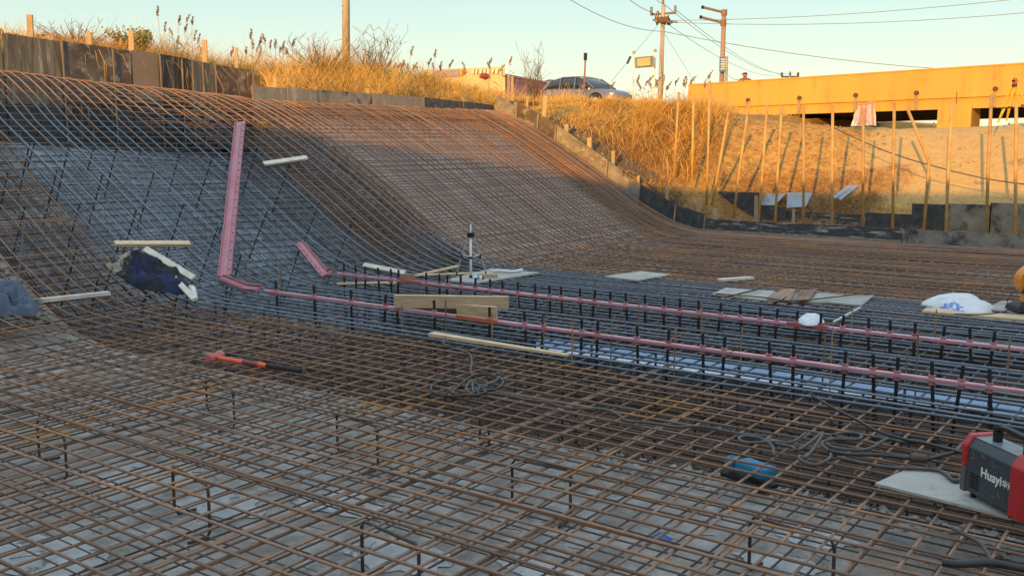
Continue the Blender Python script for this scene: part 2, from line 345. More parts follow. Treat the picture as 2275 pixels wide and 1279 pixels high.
# ---- concrete blinding under the mats
def cz(X, Y): return Zc(X, Y) + .012*fbm(X, Y, 1.3, 4, 5) 
xs_c = np.concatenate([np.arange(-14.96, -7, .14), np.arange(-7, 7.1, .3)])
grid('concrete_floor', xs_c, np.concatenate([np.arange(-3, 5.2, .3), [5.38]]), cz, CONC)
def cz2(X, Y): return np.where((X < -13.15) & (Y > 10.6), Zm(X, Y)-1.02, Zc(X, Y)) + .03*fbm(X, Y, 1.6, 4, 15)
MUD = mat('trench_mud', (.13, .105, .085), (.07, .06, .05), rough=.9, scale=4, detail=12, bump=.8, bscale=20, c3=(.22, .19, .16), s3=3, t3=(.56, .66))
_yt = np.concatenate([[5.38, 5.5, 5.62, 5.74, 5.85], np.arange(6.0, 10.6, .2), [10.65, 10.8, 11.0, 11.2]])
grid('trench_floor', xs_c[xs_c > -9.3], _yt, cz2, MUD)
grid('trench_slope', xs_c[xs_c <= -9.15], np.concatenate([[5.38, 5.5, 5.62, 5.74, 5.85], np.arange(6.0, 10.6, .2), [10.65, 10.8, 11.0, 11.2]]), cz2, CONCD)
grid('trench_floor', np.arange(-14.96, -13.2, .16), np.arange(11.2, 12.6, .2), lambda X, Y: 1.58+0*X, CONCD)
grid('far_slab', xs_c[xs_c > -13.3], np.concatenate([[11.2], np.arange(11.35, 17.3, .2), [17.5]]), cz, CONCF)

# stony edge of the near slab
st = bpy.data.meshes
def stones(name, n, zone, s0, s1, m, label):
    V = []; F = []
    base = np.array([[1, 0, 0], [0, 1, 0], [-1, 0, 0], [0, -1, 0], [0, 0, 1], [0, 0, -1]], float)
    fc = [(0, 1, 4), (1, 2, 4), (2, 3, 4), (3, 0, 4), (1, 0, 5), (2, 1, 5), (3, 2, 5), (0, 3, 5)]
    for i in range(n):
        x, y, z = zone(); s = random.uniform(s0, s1); a = random.uniform(0, 6.28)
        M = np.array([[math.cos(a), -math.sin(a), 0], [math.sin(a), math.cos(a), 0], [0, 0, 1]])
        q = (base*np.array([random.uniform(.6, 1.3), random.uniform(.6, 1.2), random.uniform(.5, .8)])*s + rng.normal(0, .12*s, (6, 3)))@M.T + np.array([x, y, z+s*.3])
        F += [tuple(k_+6*i for k_ in f_) for f_ in fc]; V.append(q)
    o = np_mesh(name, np.concatenate(V), np.array(F), m); tag(o, label, 'rubble', kind='stuff'); return o
STONE = mat('white_stone', (.52, .50, .47), (.30, .28, .25), rough=.9, scale=9)
def zone_edge():
    x = random.uniform(-6.5, 1.5) if random.random() < .3 else random.uniform(-3.2, .6); y = 5.36 + random.gauss(0, .12)
    return x, y, float(Zc(x, y))
stones('rubble', 900, zone_edge, .008, .032, STONE, 'pale broken stones along the edge of the near concrete slab under the mesh')
def zone_slope():
    x = random.uniform(-13.2, -9.6); y = random.uniform(2.6, 5.35); return x, y, float(Zc(x, y))
stones('rubble', 1500, zone_slope, .012, .05, RUBBLE, 'loose rubble on the bare slope at the left edge of the picture')
def zone_deb():
    x = random.uniform(-8, 1); y = random.uniform(1.5, 5.3); return x, y, float(Zc(x, y))
stones('rubble', 700, zone_deb, .003, .010, STONE, 'small pale crumbs scattered over the near concrete floor')

# ================================================================ REBAR MATS
def jit(a): return random.uniform(-a, a)
def xsamples(x0, x1):
    s = np.concatenate([np.arange(x0, min(-7.6, x1), .22), np.arange(-7.6, x1, .9), [x1]]); return s
top = thing('rebar_mat', (0, 0, 0), 'upper rebar mesh covering the whole floor and the slope on the left', 'rebar mesh')
low = thing('rebar_mat', (0, 0, 0), 'lower rebar mesh lying just above the concrete and down in the trench', 'rebar mesh')
SP = .155
def long_bar(y, zoff, r, m, parent, name='long_bar', x0=None, x1=None, zfun=Zm, nseg=5, wob=.012):
    x0 = Xend(y)+jit(.06) if x0 is None else x0; x1 = 3.2+jit(.3) if x1 is None else x1
    xs = xsamples(x0, x1); ph = random.uniform(0, 50); k1 = random.uniform(.25, .5)
    pts = []
    tilt = jit(.012)
    for x in xs:
        yy = y + wob*math.sin(x*k1+ph) + .006*math.sin(x*1.9+ph*2) + tilt*.3*(x+5)/5
        zz = float(zfun(x, yy)) + zoff + .008*math.sin(x*.9+ph)
        pts.append((x, yy, zz))
    return MB().tube(pts, r, nseg, cap=False).build(name, m, parent, smooth=True)
y = .35; nl = 0
while y < 17.25:
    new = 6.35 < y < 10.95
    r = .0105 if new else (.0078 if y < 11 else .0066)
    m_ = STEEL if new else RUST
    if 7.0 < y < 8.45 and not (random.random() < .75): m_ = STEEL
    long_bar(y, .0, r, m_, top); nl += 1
    if random.random() < .16 and y < 6.4: long_bar(y+.018, .002, r, m_, top, x0=random.uniform(-9, -4), x1=random.uniform(-2, 3))
    y += (SP if y < 10.8 else .128)*random.uniform(.92, 1.08)
def cross_xs(x_lo, x_hi, sp):
    out_ = []; x = x_hi
    while x > x_lo:
        out_.append(x); g_ = abs(float(Zm(x+.05, 12)-Zm(x-.05, 12)))/.1; x -= sp*random.uniform(.93, 1.07)/math.sqrt(1+g_*g_)
    return out_
def ysamples(a, b, full):
    return np.concatenate([np.arange(a, b, .45), [b]]) if not full else np.unique(np.concatenate([np.arange(a, b, .5), [5.38, 5.62, 5.85, 10.65, 10.9, 11.2], [b]]))
def cross_bar(x, zoff, r, m, parent, a=.2, b=17.3, zfun=Zm, full=False, name='cross_bar', drift=None):
    ph = random.uniform(0, 50); k1 = random.uniform(.3, .6); dr = jit(.02) if drift is None else drift; pts = []
    for yy in ysamples(a, b, full):
        xx = x + .010*math.sin(yy*k1+ph) + dr*(yy-8)/8 - float(shift(yy))*min(1, max(0, (-x-7.9)/.5))
        if xx < Xend(yy)-.05: continue
        pts.append((xx, yy, float(zfun(xx, yy))+zoff+.006*math.sin(yy*1.1+ph)))
    if len(pts) < 2: return
    return MB().tube(pts, r, 5, cap=False).build(name, m, parent, smooth=True)
for x in cross_xs(-13.78, 3.0, SP):
    cross_bar(x, -.019, .0078, RUSTX, top)
    if random.random() < .22: cross_bar(x+.02, -.019, .0078, RUST, top, a=random.uniform(.2, 2), b=random.uniform(4, 7))
# lower mat follows the concrete and the trench sides
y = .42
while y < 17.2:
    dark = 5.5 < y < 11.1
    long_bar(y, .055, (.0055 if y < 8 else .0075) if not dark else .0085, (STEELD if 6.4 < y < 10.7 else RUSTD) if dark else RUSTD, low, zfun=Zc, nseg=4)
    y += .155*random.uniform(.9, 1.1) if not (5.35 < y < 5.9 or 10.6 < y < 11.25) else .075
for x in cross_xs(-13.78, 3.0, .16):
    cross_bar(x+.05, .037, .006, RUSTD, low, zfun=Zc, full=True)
lit = MB()
for i in range(160):
    x = random.uniform(-8, 1); y = random.uniform(1.6, 5.2); a_ = random.uniform(0, 6.28); L_ = random.uniform(.03, .14); c_ = Vector((x, y, float(Zc(x, y))+.018)); d_ = Vector((math.cos(a_), math.sin(a_), 0))*L_
    lit.tube([c_-d_*.5, c_+Vector((jit(.01), jit(.01), .004)), c_+d_*.5], .0022, 4, cap=False)
tag(lit.build('wire_offcuts', RUSTD), 'short rusty wire offcuts lying on the near concrete under the mesh', 'offcuts', kind='stuff')
# doubled rusty bars of the trench side cages
cage = thing('rebar_mat', (0, 0, -.3), 'dense rusty side cage of bars hung inside the near edge of the trench', 'rebar mesh')
CAGEM = mat('brown_cage_rebar', (.17, .095, .06), (.25, .14, .085), rough=.85, metal=.1, scale=6, objvar=.25)
cage2 = thing('rebar_mat', (0, 10, -.3), 'dense rusty side cage of bars inside the far edge of the trench', 'rebar mesh')
for (ys_, par) in ((np.arange(5.5, 6.75, .15), cage), (np.arange(9.75, 11.2, .13), cage2)):
    for lvl in (-.16, -.33, -.50, -.68):
        for y in ys_:
            if lvl < -depth(y)+.05: continue
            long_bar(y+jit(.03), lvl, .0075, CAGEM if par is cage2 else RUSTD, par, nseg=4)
for x in cross_xs(-13.7, 3.0, .31):
    for (a_, b_, par) in ((5.45, 6.75, cage), (10.15, 11.2, cage2)):
        for lvl in (-.18, -.52):
            pts = [(x - float(shift(q))*min(1, max(0, (-x-7.9)/.5)), q, float(Zm(x, q))+max(lvl, -float(depth(q))+.05)) for q in np.linspace(a_, b_, 5)]
            MB().tube(pts, .0075, 4, cap=False).build('cross_bar', RUSTD, par, smooth=True)
# denser edge bars along the far boards
cage3 = thing('rebar_mat', (0, 16.7, 0), 'dense rusty edge bars packed along the far boards and up the slope', 'rebar mesh')
for lv, y0_ in ((.012, 16.42), (-.07, 16.36), (-.14, 16.40)):
    y = y0_
    while y < 17.33: long_bar(y, lv, .0085, RUST, cage3, nseg=4, x0=-13.05); y += random.uniform(.06, .11)
for lv, y0_ in ((-.06, 11.4),):
    for x in np.arange(-12.95, -12.45, .075): cross_bar(x, lv, .0085, RUST, cage3, a=11.2, drift=0)
# uprights between the mats in the trench
up = MB(); 
for x in np.arange(-13, 3, .62):
    for y in (5.95, 6.6, 7.2, 8.0, 8.9, 9.8):
        xx = x+jit(.1); yy = y+jit(.1); g_ = (float(Zm(xx+.1, yy))-float(Zm(xx-.1, yy)))/.2
        nrm = Vector((-g_, 0, 1)).normalized(); a = Vector((xx, yy, float(Zm(xx, yy))))
        L_ = 1.0
        up.tube([a - nrm*.02, a - nrm*L_*.93], .011, 5, cap=False)
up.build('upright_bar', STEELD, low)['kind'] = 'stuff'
# tie wires at crossings of the upper mat nearest the camera
tw = MB()
for i in range(900):
    y = random.uniform(1.4, 8); x = random.uniform(-9.5 if y > 3 else -6, 1.2)
    a = Vector((x, y, float(Zm(x, y))-.005)); d = Vector((jit(1), jit(1), random.uniform(-.9, .5)))*random.uniform(.02, .05)
    tw.tube([a, a+d*.5+Vector((0, 0, .008)), a+d], .0014, 3, cap=False)
tie = tw.build('tie_wire', mat('tie_wire', (.30, .26, .21), rough=.6, metal=.4), top); tie['kind'] = 'stuff'

# ================================================================ RAILS on studs
def rail(y0, xa, xb, label, studs_x):
    z = .125; t = thing('screed_rail', (xa, y0, z), label, 'rail')
    x = xa; i = 0
    while x < xb-.01:
        x2 = min(x+random.uniform(1.9, 2.95), xb)
        m = MB(); w2 = .027; h = .026
        m.add([(x, y0-w2, z), (x2, y0-w2, z), (x2, y0-w2, z+h), (x, y0-w2, z+h), (x, y0+w2, z), (x2, y0+w2, z), (x2, y0+w2, z+h), (x, y0+w2, z+h)],
              [(0, 1, 2, 3), (5, 4, 7, 6), (3, 2, 6, 7), (4, 5, 1, 0), (0, 3, 7, 4), (1, 5, 6, 2)])
        m.build('rail_section', PINKR, t, bevel=.004); x = x2+.012
    for sx_ in studs_x:
        sxx = sx_+jit(.03); ty = jit(.02); tx = jit(.02)
        s = MB().tube([(sxx-tx*3, y0-ty, -.42), (sxx+tx*.3, y0+.0, z+.135)], .0125, 8).build('stud', BLACK, t)
        MB().tube([(sxx, y0, z+h+.002), (sxx, y0, z+h+.020)], .024, 6).build('nut', REDD if random.random() < .3 else PINK, s)
        MB().tube([(sxx, y0, z-.022), (sxx, y0, z-.002)], .024, 6).build('nut', REDD if random.random() < .45 else PINK, s)
    return t
RZ = .15
f0 = at_z(575, 645, RZ); f1 = at_z(2275, 860, RZ); b0 = at_z(735, 607, RZ); b1 = at_z(2275, 768, RZ)
YF = (f0.y+f1.y)/2; YB = (b0.y+b1.y)/2
rail(YF, f0.x, 2.6, 'nearer of the two long pink rails on black studs crossing the mesh', [at_z(px, 645+(px-575)*.1265, RZ).x for px in (600, 685, 770, 855, 880, 960, 1080, 1160, 1212, 1288, 1332, 1420, 1490, 1560, 1612, 1716, 1770, 1885, 1943, 2008, 2072, 2140, 2210)] + [-.55, -.3, 0, .3, .6, .9, 1.2])
rail(YB, b0.x, 2.6, 'farther of the two long pink rails on black studs crossing the mesh', [at_z(px, 607+(px-735)*.1045, RZ).x for px in (752, 778, 803, 828, 856, 881, 938, 965, 992, 1023, 1054, 1085, 1115, 1148, 1182, 1215, 1250, 1285, 1320, 1358, 1395, 1435, 1475, 1514, 1555, 1600, 1643, 1688, 1733, 1781, 1830, 1880, 1933, 1985, 2043, 2097, 2155, 2218)] + [-1, -.7, -.4, -.1, .2, .5, .8])
# red paint daubs on the rails: sleeves round the rail
for px, py, n_ in ((1050, 703, 'front'), ):
    p = at_z(1060, 706, RZ)
    tag(MB().box((p.x, YF, .138), (.46, .060, .034)).build('red_sleeve', mat('rust_red', (.50, .13, .06), (.36, .10, .06), rough=.7, scale=9), org=(p.x, YF, .12)), 'orange red painted length of steel clamped round the nearer pink rail by the boards', 'rail sleeve')
p = at_z(905, 626, RZ); tag(MB().box((p.x, YB, .138), (.30, .060, .034)).build('red_sleeve', REDD, org=(p.x, YB, .12)), 'short red sleeve round the farther pink rail beside the crossed planks', 'rail sleeve')
p = at_z(1800, 718, RZ); tag(MB().box((p.x, YB, .138), (.36, .060, .034)).build('red_sleeve', REDD, org=(p.x, YB, .12)), 'red sleeve on the farther pink rail under the small white bag', 'rail sleeve')
# pink channels on the slope
def channel(pts, wd, label, holes=0, side=None):
    p0, p1 = Vector(pts[0]), Vector(pts[-1]); t = thing('pink_channel', p0, label, 'steel channel')
    m = MB(); nrm = Vector((.45, -.35, .85)).normalized() if side is None else side
    for a, b in zip(pts[:-1], pts[1:]):
        a = Vector(a); b = Vector(b); d = (b-a).normalized(); s = d.cross(nrm).normalized()
        m.beam(a, b, wd, .008, up=nrm)
        for q in (-1, 1): m.beam(a+s*q*(wd/2-.004)+nrm*.018, b+s*q*(wd/2-.004)+nrm*.018, .008, .034, up=nrm)
        m.beam(a+nrm*.008, b+nrm*.008, wd*.25, .014, up=nrm)
    m.build('channel', PINK, t)
    p1 = Vector(pts[1]); L_ = (p1-p0).length; d = (p1-p0).normalized(); s = d.cross(nrm).normalized()
    for i in range(holes):
        c = p0+d*(L_*(i+.5)/holes)+s*wd*.30+nrm*.006
        MB().tube([c-nrm*.004, c+nrm*.0015], .011, 8).build('hole', BLACK, t)
    return t
camdir = Vector((.55, -.75, .5)).normalized()
a = at_mesh(500, 612, .04); b = at_mesh(534, 272, .04)
channel([a, b], .155, 'wide pink steel channel with a row of holes standing up the slope mesh', 20, side=camdir)
c_ = at_z(500, 612, .13); c2_ = at_z(545, 638, .16)
channel([at_mesh(492, 618, .05), at_z(545, 640, RZ), f0+Vector((0, 0, .01))], .09, 'short bent pink channel joining the wide channel to the nearer rail', 4, side=Vector((.1, -.5, .8)).normalized())
channel([at_mesh(664, 540, .05), b0+Vector((-.10, 0, -.03)), b0+Vector((0, 0, .01))], .115, 'shorter pink channel leaning on the slope at the end of the farther rail', 6, side=Vector((.4, -.5, .75)).normalized())
# thin upright wire rods between the rails
rodg = 'thin upright rods wired beside the pink rails'
for px, py in ((548, 635), (625, 655), (697, 672), (793, 690), (893, 720), (990, 735), (1093, 762), (1207, 765), (1270, 790), (1357, 780), (1497, 800), (1645, 800), (1828, 820), (1847, 800), (2010, 850), (2036, 835), (1000, 680), (740, 640), (1150, 700), (2240, 830), (1420, 720), (1560, 735), (1890, 740), (2075, 770)):
    p = at_z(px, py, 0); h = random.uniform(.22, .34)
    tag(MB().tube([(p.x, p.y, -.25), (p.x+jit(.01), p.y, h)], .0065, 5).build('rebar_rod', RUST, org=(p.x, p.y, -.25)), 'thin rusty upright rod rising through the mesh beside a pink rail', 'rod', rodg)

# support chairs between the mats, near the camera
chg = 'bent bar chairs that hold the near mesh up'
def chair(px1, py1, px2, py2, where):
    a = at_z(px1, py1, -.012); b = at_z(px2, py2, -.012); d = (b-a).normalized(); n_ = Vector((-d.y, d.x, 0))
    zf = -.27
    pts = [a+n_*.12+Vector((0, 0, zf)), a+n_*.02+Vector((0, 0, zf)), a+Vector((0, 0, zf+.03)), a+Vector((0, 0, -.03)), a+d*.02, b-d*.02-Vector((0, 0, 0)), b+Vector((0, 0, -.03)), b+Vector((0, 0, zf+.03)), b-n_*.02+Vector((0, 0, zf)), b-n_*.12+Vector((0, 0, zf))]
    tag(MB().tube(pts, .0085, 7).build('bar_chair', mat('chair_steel', (.055, .045, .045), (.12, .07, .05), rough=.6, metal=.3, scale=6), org=a+Vector((0, 0, zf)), smooth=True), 'black bent bar chair holding the mesh up, '+where, 'bar chair', chg)
for c in ((82, 932, 143, 968, 'nearest the left edge of the picture'), (383, 1035, 462, 1078, 'on the pale patch left of centre'), (803, 1155, 930, 1210, 'at the bottom middle of the picture'),
          (748, 915, 838, 948, 'behind the one at the bottom middle'), (1138, 1018, 1268, 1045, 'in the middle of the near floor'), (1668, 1145, 1855, 1200, 'at the bottom right below the blue pump'),
          (457, 835, 518, 868, 'just below the sledgehammer'), (1066, 905, 1086, 912, 'just below the coil of wire')):
    chair(*c)

# ================================================================ PLYWOOD FORMWORK
def panel_wall(name, label, cat, pts_fn, panels, th, mats_desc):
    pass
# tall wall at the head of the trench
W1 = thing('plywood_wall', (XW, 7, 1.5), 'tall stained plywood shutter wall behind the top of the slope mesh on the left', 'formwork wall')
_wt = [at_X(x, y, XW) for x, y in ((-400, 20), (0, 70), (140, 91), (355, 121), (562, 156))]
def w1top(Y): return float(np.interp(Y, [p.y for p in _wt], [p.z for p in _wt]))
def quad_panel(x, ya, yb, z0a, z0b, z1a, z1b, m, parent, th=.02):
    V = [(x, ya, z0a), (x, yb, z0b), (x, yb, z1b), (x, ya, z1a)]; V += [(x-th, q[1], q[2]) for q in V]
    return MB().add(V, [(0, 1, 2, 3), (5, 4, 7, 6), (3, 2, 6, 7), (0, 3, 7, 4), (1, 5, 6, 2), (0, 4, 5, 1)]).build('panel', m, parent)
edges = [(-400, P_BRN), (-150, P_STR), (8, P_STR), (138, P_BRN), (250, P_BRN), (292, P_TAN), (354, P_BW), (420, P_STR), (476, P_BRN), (562, None)]
for i, ((x0, m_), (x1, _)) in enumerate(zip(edges[:-1], edges[1:])):
    ya = at_X(x0, 110, XW).y+.006; yb = at_X(x1, 150, XW).y-.006; dz = jit(.015); dx = XW+jit(.01)
    zs_a = at_X(x0, 215, XW).z-.10; zs_b = zs_a
    quad_panel(dx, ya, yb, zs_a, zs_b, w1top(ya)+dz, w1top(yb)+dz, m_, W1)
    quad_panel(dx-.012, ya, yb, 1.30, 1.30, zs_a-.008, zs_b-.008, P_BLK if i % 3 else P_BW, W1)
for px in (138, 250, 354, 402, 425, 448, 476, 560):
    ya = at_X(px, 130, XW).y; MB().beam((XW+.022, ya, 1.6), (XW+.022, ya, w1top(ya)-.02), .024, .014, up=(1, 0, 0)).build('batten', P_PALE, W1)

# low wall along the crest
W2 = thing('plywood_wall', (-13.15, 14, 2.2), 'low plywood edge board running along the crest of the slope below the dry grass', 'formwork wall')
ys2 = [at_X(x, 215, -13.15).y for x in (563, 640, 705, 830, 944)] + [16.2, 17.40]
ms2 = [P_PALE, P_PALE, P_DIRTY, P_PALE, P_BLK, P_BLK]
for i, (ya, yb) in enumerate(zip(ys2[:-1], ys2[1:])):
    zt = [2.60, 2.60, 2.60, 2.585, 2.57, 2.53, 2.49]; tilt = .04*(i % 2)
    MB().add([(-13.15+.02*(i % 2), ya+.004, 2.05), (-13.15+.02*(i % 2), yb-.004, 2.05), (-13.18+.02*(i % 2), yb-.004, zt[i+1]), (-13.18+.02*(i % 2), ya+.004, zt[i]+.008),
              (-13.17, ya+.004, 2.05), (-13.17, yb-.004, 2.05), (-13.20, yb-.004, zt[i+1]), (-13.20, ya+.004, zt[i]+.008)],
             [(0, 1, 2, 3), (5, 4, 7, 6), (3, 2, 6, 7), (0, 3, 7, 4), (1, 5, 6, 2), (0, 4, 5, 1)]).build('panel', ms2[i], W2)
# far edge formwork: follows the slope, then level
W3 = thing('plywood_wall', (-10.5, 17.4, 1), 'edge boards stepping down the far side of the slope beside the dry grass', 'formwork wall')
def prof(x): return float(Zm(x, 17.3))
segs = [(-13.15, -12.55, P_DIRTY), (-12.54, -12.0, P_BRN), (-11.99, -11.55, P_BRN), (-11.54, -10.3, P_GOLD), (-10.29, -9.55, P_DIRTY), (-9.54, -8.75, P_BLK), (-8.74, -8.12, P_BLK)]
for xa, xb, m_ in segs:
    ha = .36; n_ = 3
    za, zb = prof(xa), prof(xb); yy = 17.40
    V = [(xa, yy, za-.16), (xb, yy, zb-.16), (xb+.03, yy, zb+.30), (xa+.03, yy, za+.30)]
    V += [(a_[0], yy+.02, a_[2]) for a_ in V]
    MB().add(V, [(0, 1, 2, 3), (5, 4, 7, 6), (3, 2, 6, 7), (0, 3, 7, 4), (1, 5, 6, 2), (0, 4, 5, 1)]).build('panel', m_, W3)
    MB().beam((xb-.01, yy-.012, zb-.1), (xb+.02, yy-.012, zb+.29), .03, .02, up=(0, 1, 0)).build('batten', P_PALE, W3)
W4 = thing('plywood_wall', (-5, 17.4, 0), 'long low black shutter with white cement bands along the far edge of the floor', 'formwork wall')
xe = [-8.10] + [at_Y(x, 520, 17.4).x for x in (1690, 1822, 2006, 2212)] + [-2.0, .5, 3.4]
ms4 = [P_HOR, P_HOR, P_HOR, P_DIRTY, P_DIRTY, P_DIRTY, P_DIRTY]
for (xa, xb, m_) in zip(xe[:-1], xe[1:], ms4):
    dz = jit(.008)
    MB().box(((xa+xb)/2, 17.41+jit(.004), .045+dz), (xb-xa-.012, .02, .38)).build('panel', m_, W4)
    MB().box(((xa+xb)/2, 17.392, .022+dz), (xb-xa-.03, .02, .035)).build('wale', P_PALE if m_ is P_HOR else P_DIRTY, W4)
MB().box((-2.5, 17.36, -.1), (11, .05, .05)).build('kicker', WOODO, W4)
# second, higher row of shutters behind
W5 = thing('plywood_wall', (-5, 18.7, .2), 'second row of dark shutters standing behind the far edge board below the sand bank', 'formwork wall')
for (xa, xb, ya_, yb_, Y_, m_) in ((1595, 1690, 425, 500, 18.75, P_BLK), (1690, 1745, 458, 500, 18.6, P_BLK), (1745, 1802, 468, 500, 18.7, P_BLK), (1803, 1915, 472, 507, 18.6, P_HOR), (1922, 2026, 472, 512, 18.65, P_BLK), (2026, 2105, 452, 515, 18.6, P_BLK), (2106, 2200, 452, 520, 18.62, P_DIRTY), (2200, 2420, 450, 520, 18.62, P_DIRTY)):
    A = at_Y(xa, ya_, Y_); B = at_Y(xb, yb_, Y_)
    MB().box(((A.x+B.x)/2, Y_, (A.z-.1)/2), (B.x-A.x-.015, .025, A.z+.1)).build('panel', m_, W5)
# stakes
def stake(px, pt, pb, X=None, Y=None, wpx=11, label='', lean=0):
    f_ = (lambda x, y: at_X(x, y, X)) if X is not None else (lambda x, y: at_Y(x, y, Y))
    a = f_(px, pb); b = f_(px+lean, pt); d = math.hypot(a.x, a.y); wd = wpx*d/F_PX/1.05
    a2 = a-Vector((0, 0, .35))
    tag(MB().beam(a2, b, wd, .035, up=(.6, -.8, 0)).build('stake', WOODO, org=a2, bevel=.003), label, 'stake', 'timber stakes behind the shutter boards')
for args in ((66, 33, 85, XW-.06, None, 12, 'tall timber stake above the plywood wall, leftmost of all'), (198, 72, 100, XW-.06, None, 11, 'short timber stake, second from the left above the plywood wall'),
             (291, 69, 112, XW-.06, None, 11, 'timber stake in front of the green shrub above the plywood wall'), (454, 89, 135, XW-.06, None, 11, 'timber stake above the black and white panel of the plywood wall'),
             (525, 106, 152, XW-.06, None, 7, 'thin timber stake above the right end of the tall plywood wall'), (611, 172, 195, -13.22, None, 9, 'short stake at the left end of the low crest board'),
             (817, 196, 208, -13.22, None, 9, 'stub of a stake at the middle of the low crest board'), (1104, 220, 245, -13.22, None, 7, 'small stake at the right end of the low crest board'),
             (1130, 167, 235, None, 17.46, 6, 'left one of the tall pair of stakes at the top corner of the edge boards'), (1138, 170, 232, None, 17.47, 6, 'right one of the tall pair of stakes at the top corner of the edge boards'),
             (1165, 214, 240, None, 17.46, 6, 'thin leaning stake just right of the tall pair'), (1204, 213, 262, None, 17.46, 9, 'leaning stake with a broad foot beside the brown edge board'),
             (1258, 276, 295, None, 17.46, 10, 'short doubled stake on the mottled edge board'), (1309, 306, 330, None, 17.46, 10, 'bright stake in front of the dark gravel patch'),
             (1362, 335, 362, None, 17.46, 8, 'stake where the edge board passes into shade'), (1418, 390, 402, None, 17.46, 6, 'tiny stake on the shaded edge board'), (1482, 414, 436, None, 17.46, 8, 'stake behind the black edge board near the grass foot'),
             (1547, 442, 472, None, 17.46, 8, 'stake near the bottom corner of the edge boards'), (1589, 463, 490, None, 17.46, 9, 'broad stake at the left end of the long low shutter'),
             (1680, 435, 492, None, 17.46, 8, 'pale stake standing behind the long low shutter, left'), (1763, 465, 500, None, 17.46, 6, 'pale stake standing behind the long low shutter, right')):
    stake(args[0], args[1], args[2], args[3], args[4], args[5], args[6], lean=(8 if args[0] in (1165, 1204, 1547) else 0))

# ================================================================ STEEL POSTS on the far side
posts = [(1508, 205, 1498, 375), (1541, 210, 1538, 395), (1577, 180, 1570, 440), (1618, 250, 1582, 440), (1665, 225, 1628, 480), (1705, 225, 1684, 492), (1737, 235, 1722, 492), (1785, 235, 1785, 497), (1850, 232, 1849, 502), (1918, 240, 1917, 505), (1987, 228, 1984, 512), (2115, 222, 2102, 515), (2203, 210, 2192, 517), (2258, 220, 2257, 517)]
PM = mat('rusty_post', (.62, .39, .14), (.44, .25, .09), rough=.7, metal=.2, scale=6, objvar=.15)
for i, (xt, yt, xb, yb) in enumerate(posts):
    a = at_Y(xb, yb, 18.2); b = at_Y(xt, yt, 18.25); a.z -= .15
    n_ = 'first second third fourth fifth sixth seventh eighth ninth tenth eleventh twelfth thirteenth fourteenth'.split()[i]
    tag(MB().tube([a, (a+b)/2+Vector((jit(.01), 0, 0)), b], .027, 8).build('steel_post', PM, org=a, smooth=True), n_+' rusty steel post from the left in the row on the far bank', 'post', 'steel posts in front of the sand bank')
a = at_Y(2052, 512, 18.25); mdl = at_Y(2064, 360, 18.3); b = at_Y(2016, 242, 18.35); a.z -= .15
tag(MB().tube([a, mdl-Vector((0, 0, .15)), mdl, mdl+(b-mdl)*.15, b], .027, 8).build('steel_post', PM, org=a, smooth=True), 'bent rusty steel post with its upper half leaning left', 'post', 'steel posts in front of the sand bank')

# sloping rope on the sand bank
def cable(name, pts, r, m, label, cat, n=6, group=None, smooth_n=5):
    P = [Vector(p) for p in pts]; Q = []
    for i in range(len(P)-1):
        p0, p1, p2, p3 = P[max(i-1, 0)], P[i], P[i+1], P[min(i+2, len(P)-1)]
        for j in range(smooth_n):
            t_ = j/smooth_n; Q.append(.5*((2*p1)+(p2-p0)*t_+(2*p0-5*p1+4*p2-p3)*t_**2+(3*p1-p0-3*p2+p3)*t_**3))
    Q.append(P[-1])
    return tag(MB().tube(Q, r, n).build(name, m, org=P[0], smooth=True), label, cat, group)
cable('rope', [at_Y(1850, 283, 20.5), at_Y(1925, 318, 19.8), at_Y(1985, 342, 19.3), at_Y(2063, 366, 18.6), at_Y(2180, 395, 18.5), at_Y(2280, 410, 18.5)], .011, CABLE, 'thin cable drooping across the sand bank behind the posts', 'cable')

# ================================================================ BRIDGE
BR = thing('road_bridge', (-10, 38, 0), 'concrete road bridge with a solid parapet lit orange behind the posts', 'bridge')
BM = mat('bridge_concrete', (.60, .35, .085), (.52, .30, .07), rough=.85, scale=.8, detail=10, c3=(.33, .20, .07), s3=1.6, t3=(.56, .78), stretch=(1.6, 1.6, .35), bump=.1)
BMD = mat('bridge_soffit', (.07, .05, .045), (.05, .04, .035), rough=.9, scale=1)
def btop(x): return 4.07+(x+16)*.0245
def bmid(x): return 3.13+(x+16)*.0175
def bbot(x): return 2.73+(x+16)*.0155
def strip(name, zf0, zf1, y0, y1, m, xa=-18.6, xb=16, n=24):
    mb = MB(); V = []
    xs = np.linspace(xa, xb, n)
    for x in xs: V += [(x, y0, zf0(x)), (x, y0, zf1(x)), (x, y1, zf1(x)), (x, y1, zf0(x))]
    F = []
    for i in range(n-1):
        for q in range(4): F.append((i*4+q, (i+1)*4+q, (i+1)*4+(q+1) % 4, i*4+(q+1) % 4))
    F += [(0, 1, 2, 3), tuple((n-1)*4+q for q in (3, 2, 1, 0))]
    return mb.add(V, F).build(name, m, BR)
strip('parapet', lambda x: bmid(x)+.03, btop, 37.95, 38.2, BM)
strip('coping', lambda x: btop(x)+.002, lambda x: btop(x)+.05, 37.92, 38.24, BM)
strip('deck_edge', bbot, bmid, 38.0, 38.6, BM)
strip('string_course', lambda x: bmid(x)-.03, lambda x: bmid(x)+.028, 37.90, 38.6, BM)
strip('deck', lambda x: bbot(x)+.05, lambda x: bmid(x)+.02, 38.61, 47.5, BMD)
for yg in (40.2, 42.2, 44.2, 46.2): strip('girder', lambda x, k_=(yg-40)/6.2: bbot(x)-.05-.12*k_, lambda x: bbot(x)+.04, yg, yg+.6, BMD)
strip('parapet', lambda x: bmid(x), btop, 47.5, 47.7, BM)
for i in range(9):
    xx = -17.5+i*3.6; 
    pL = at_Y((1777, 1903, 2038, 2213, 1650)[i % 5], 216, 37.93)
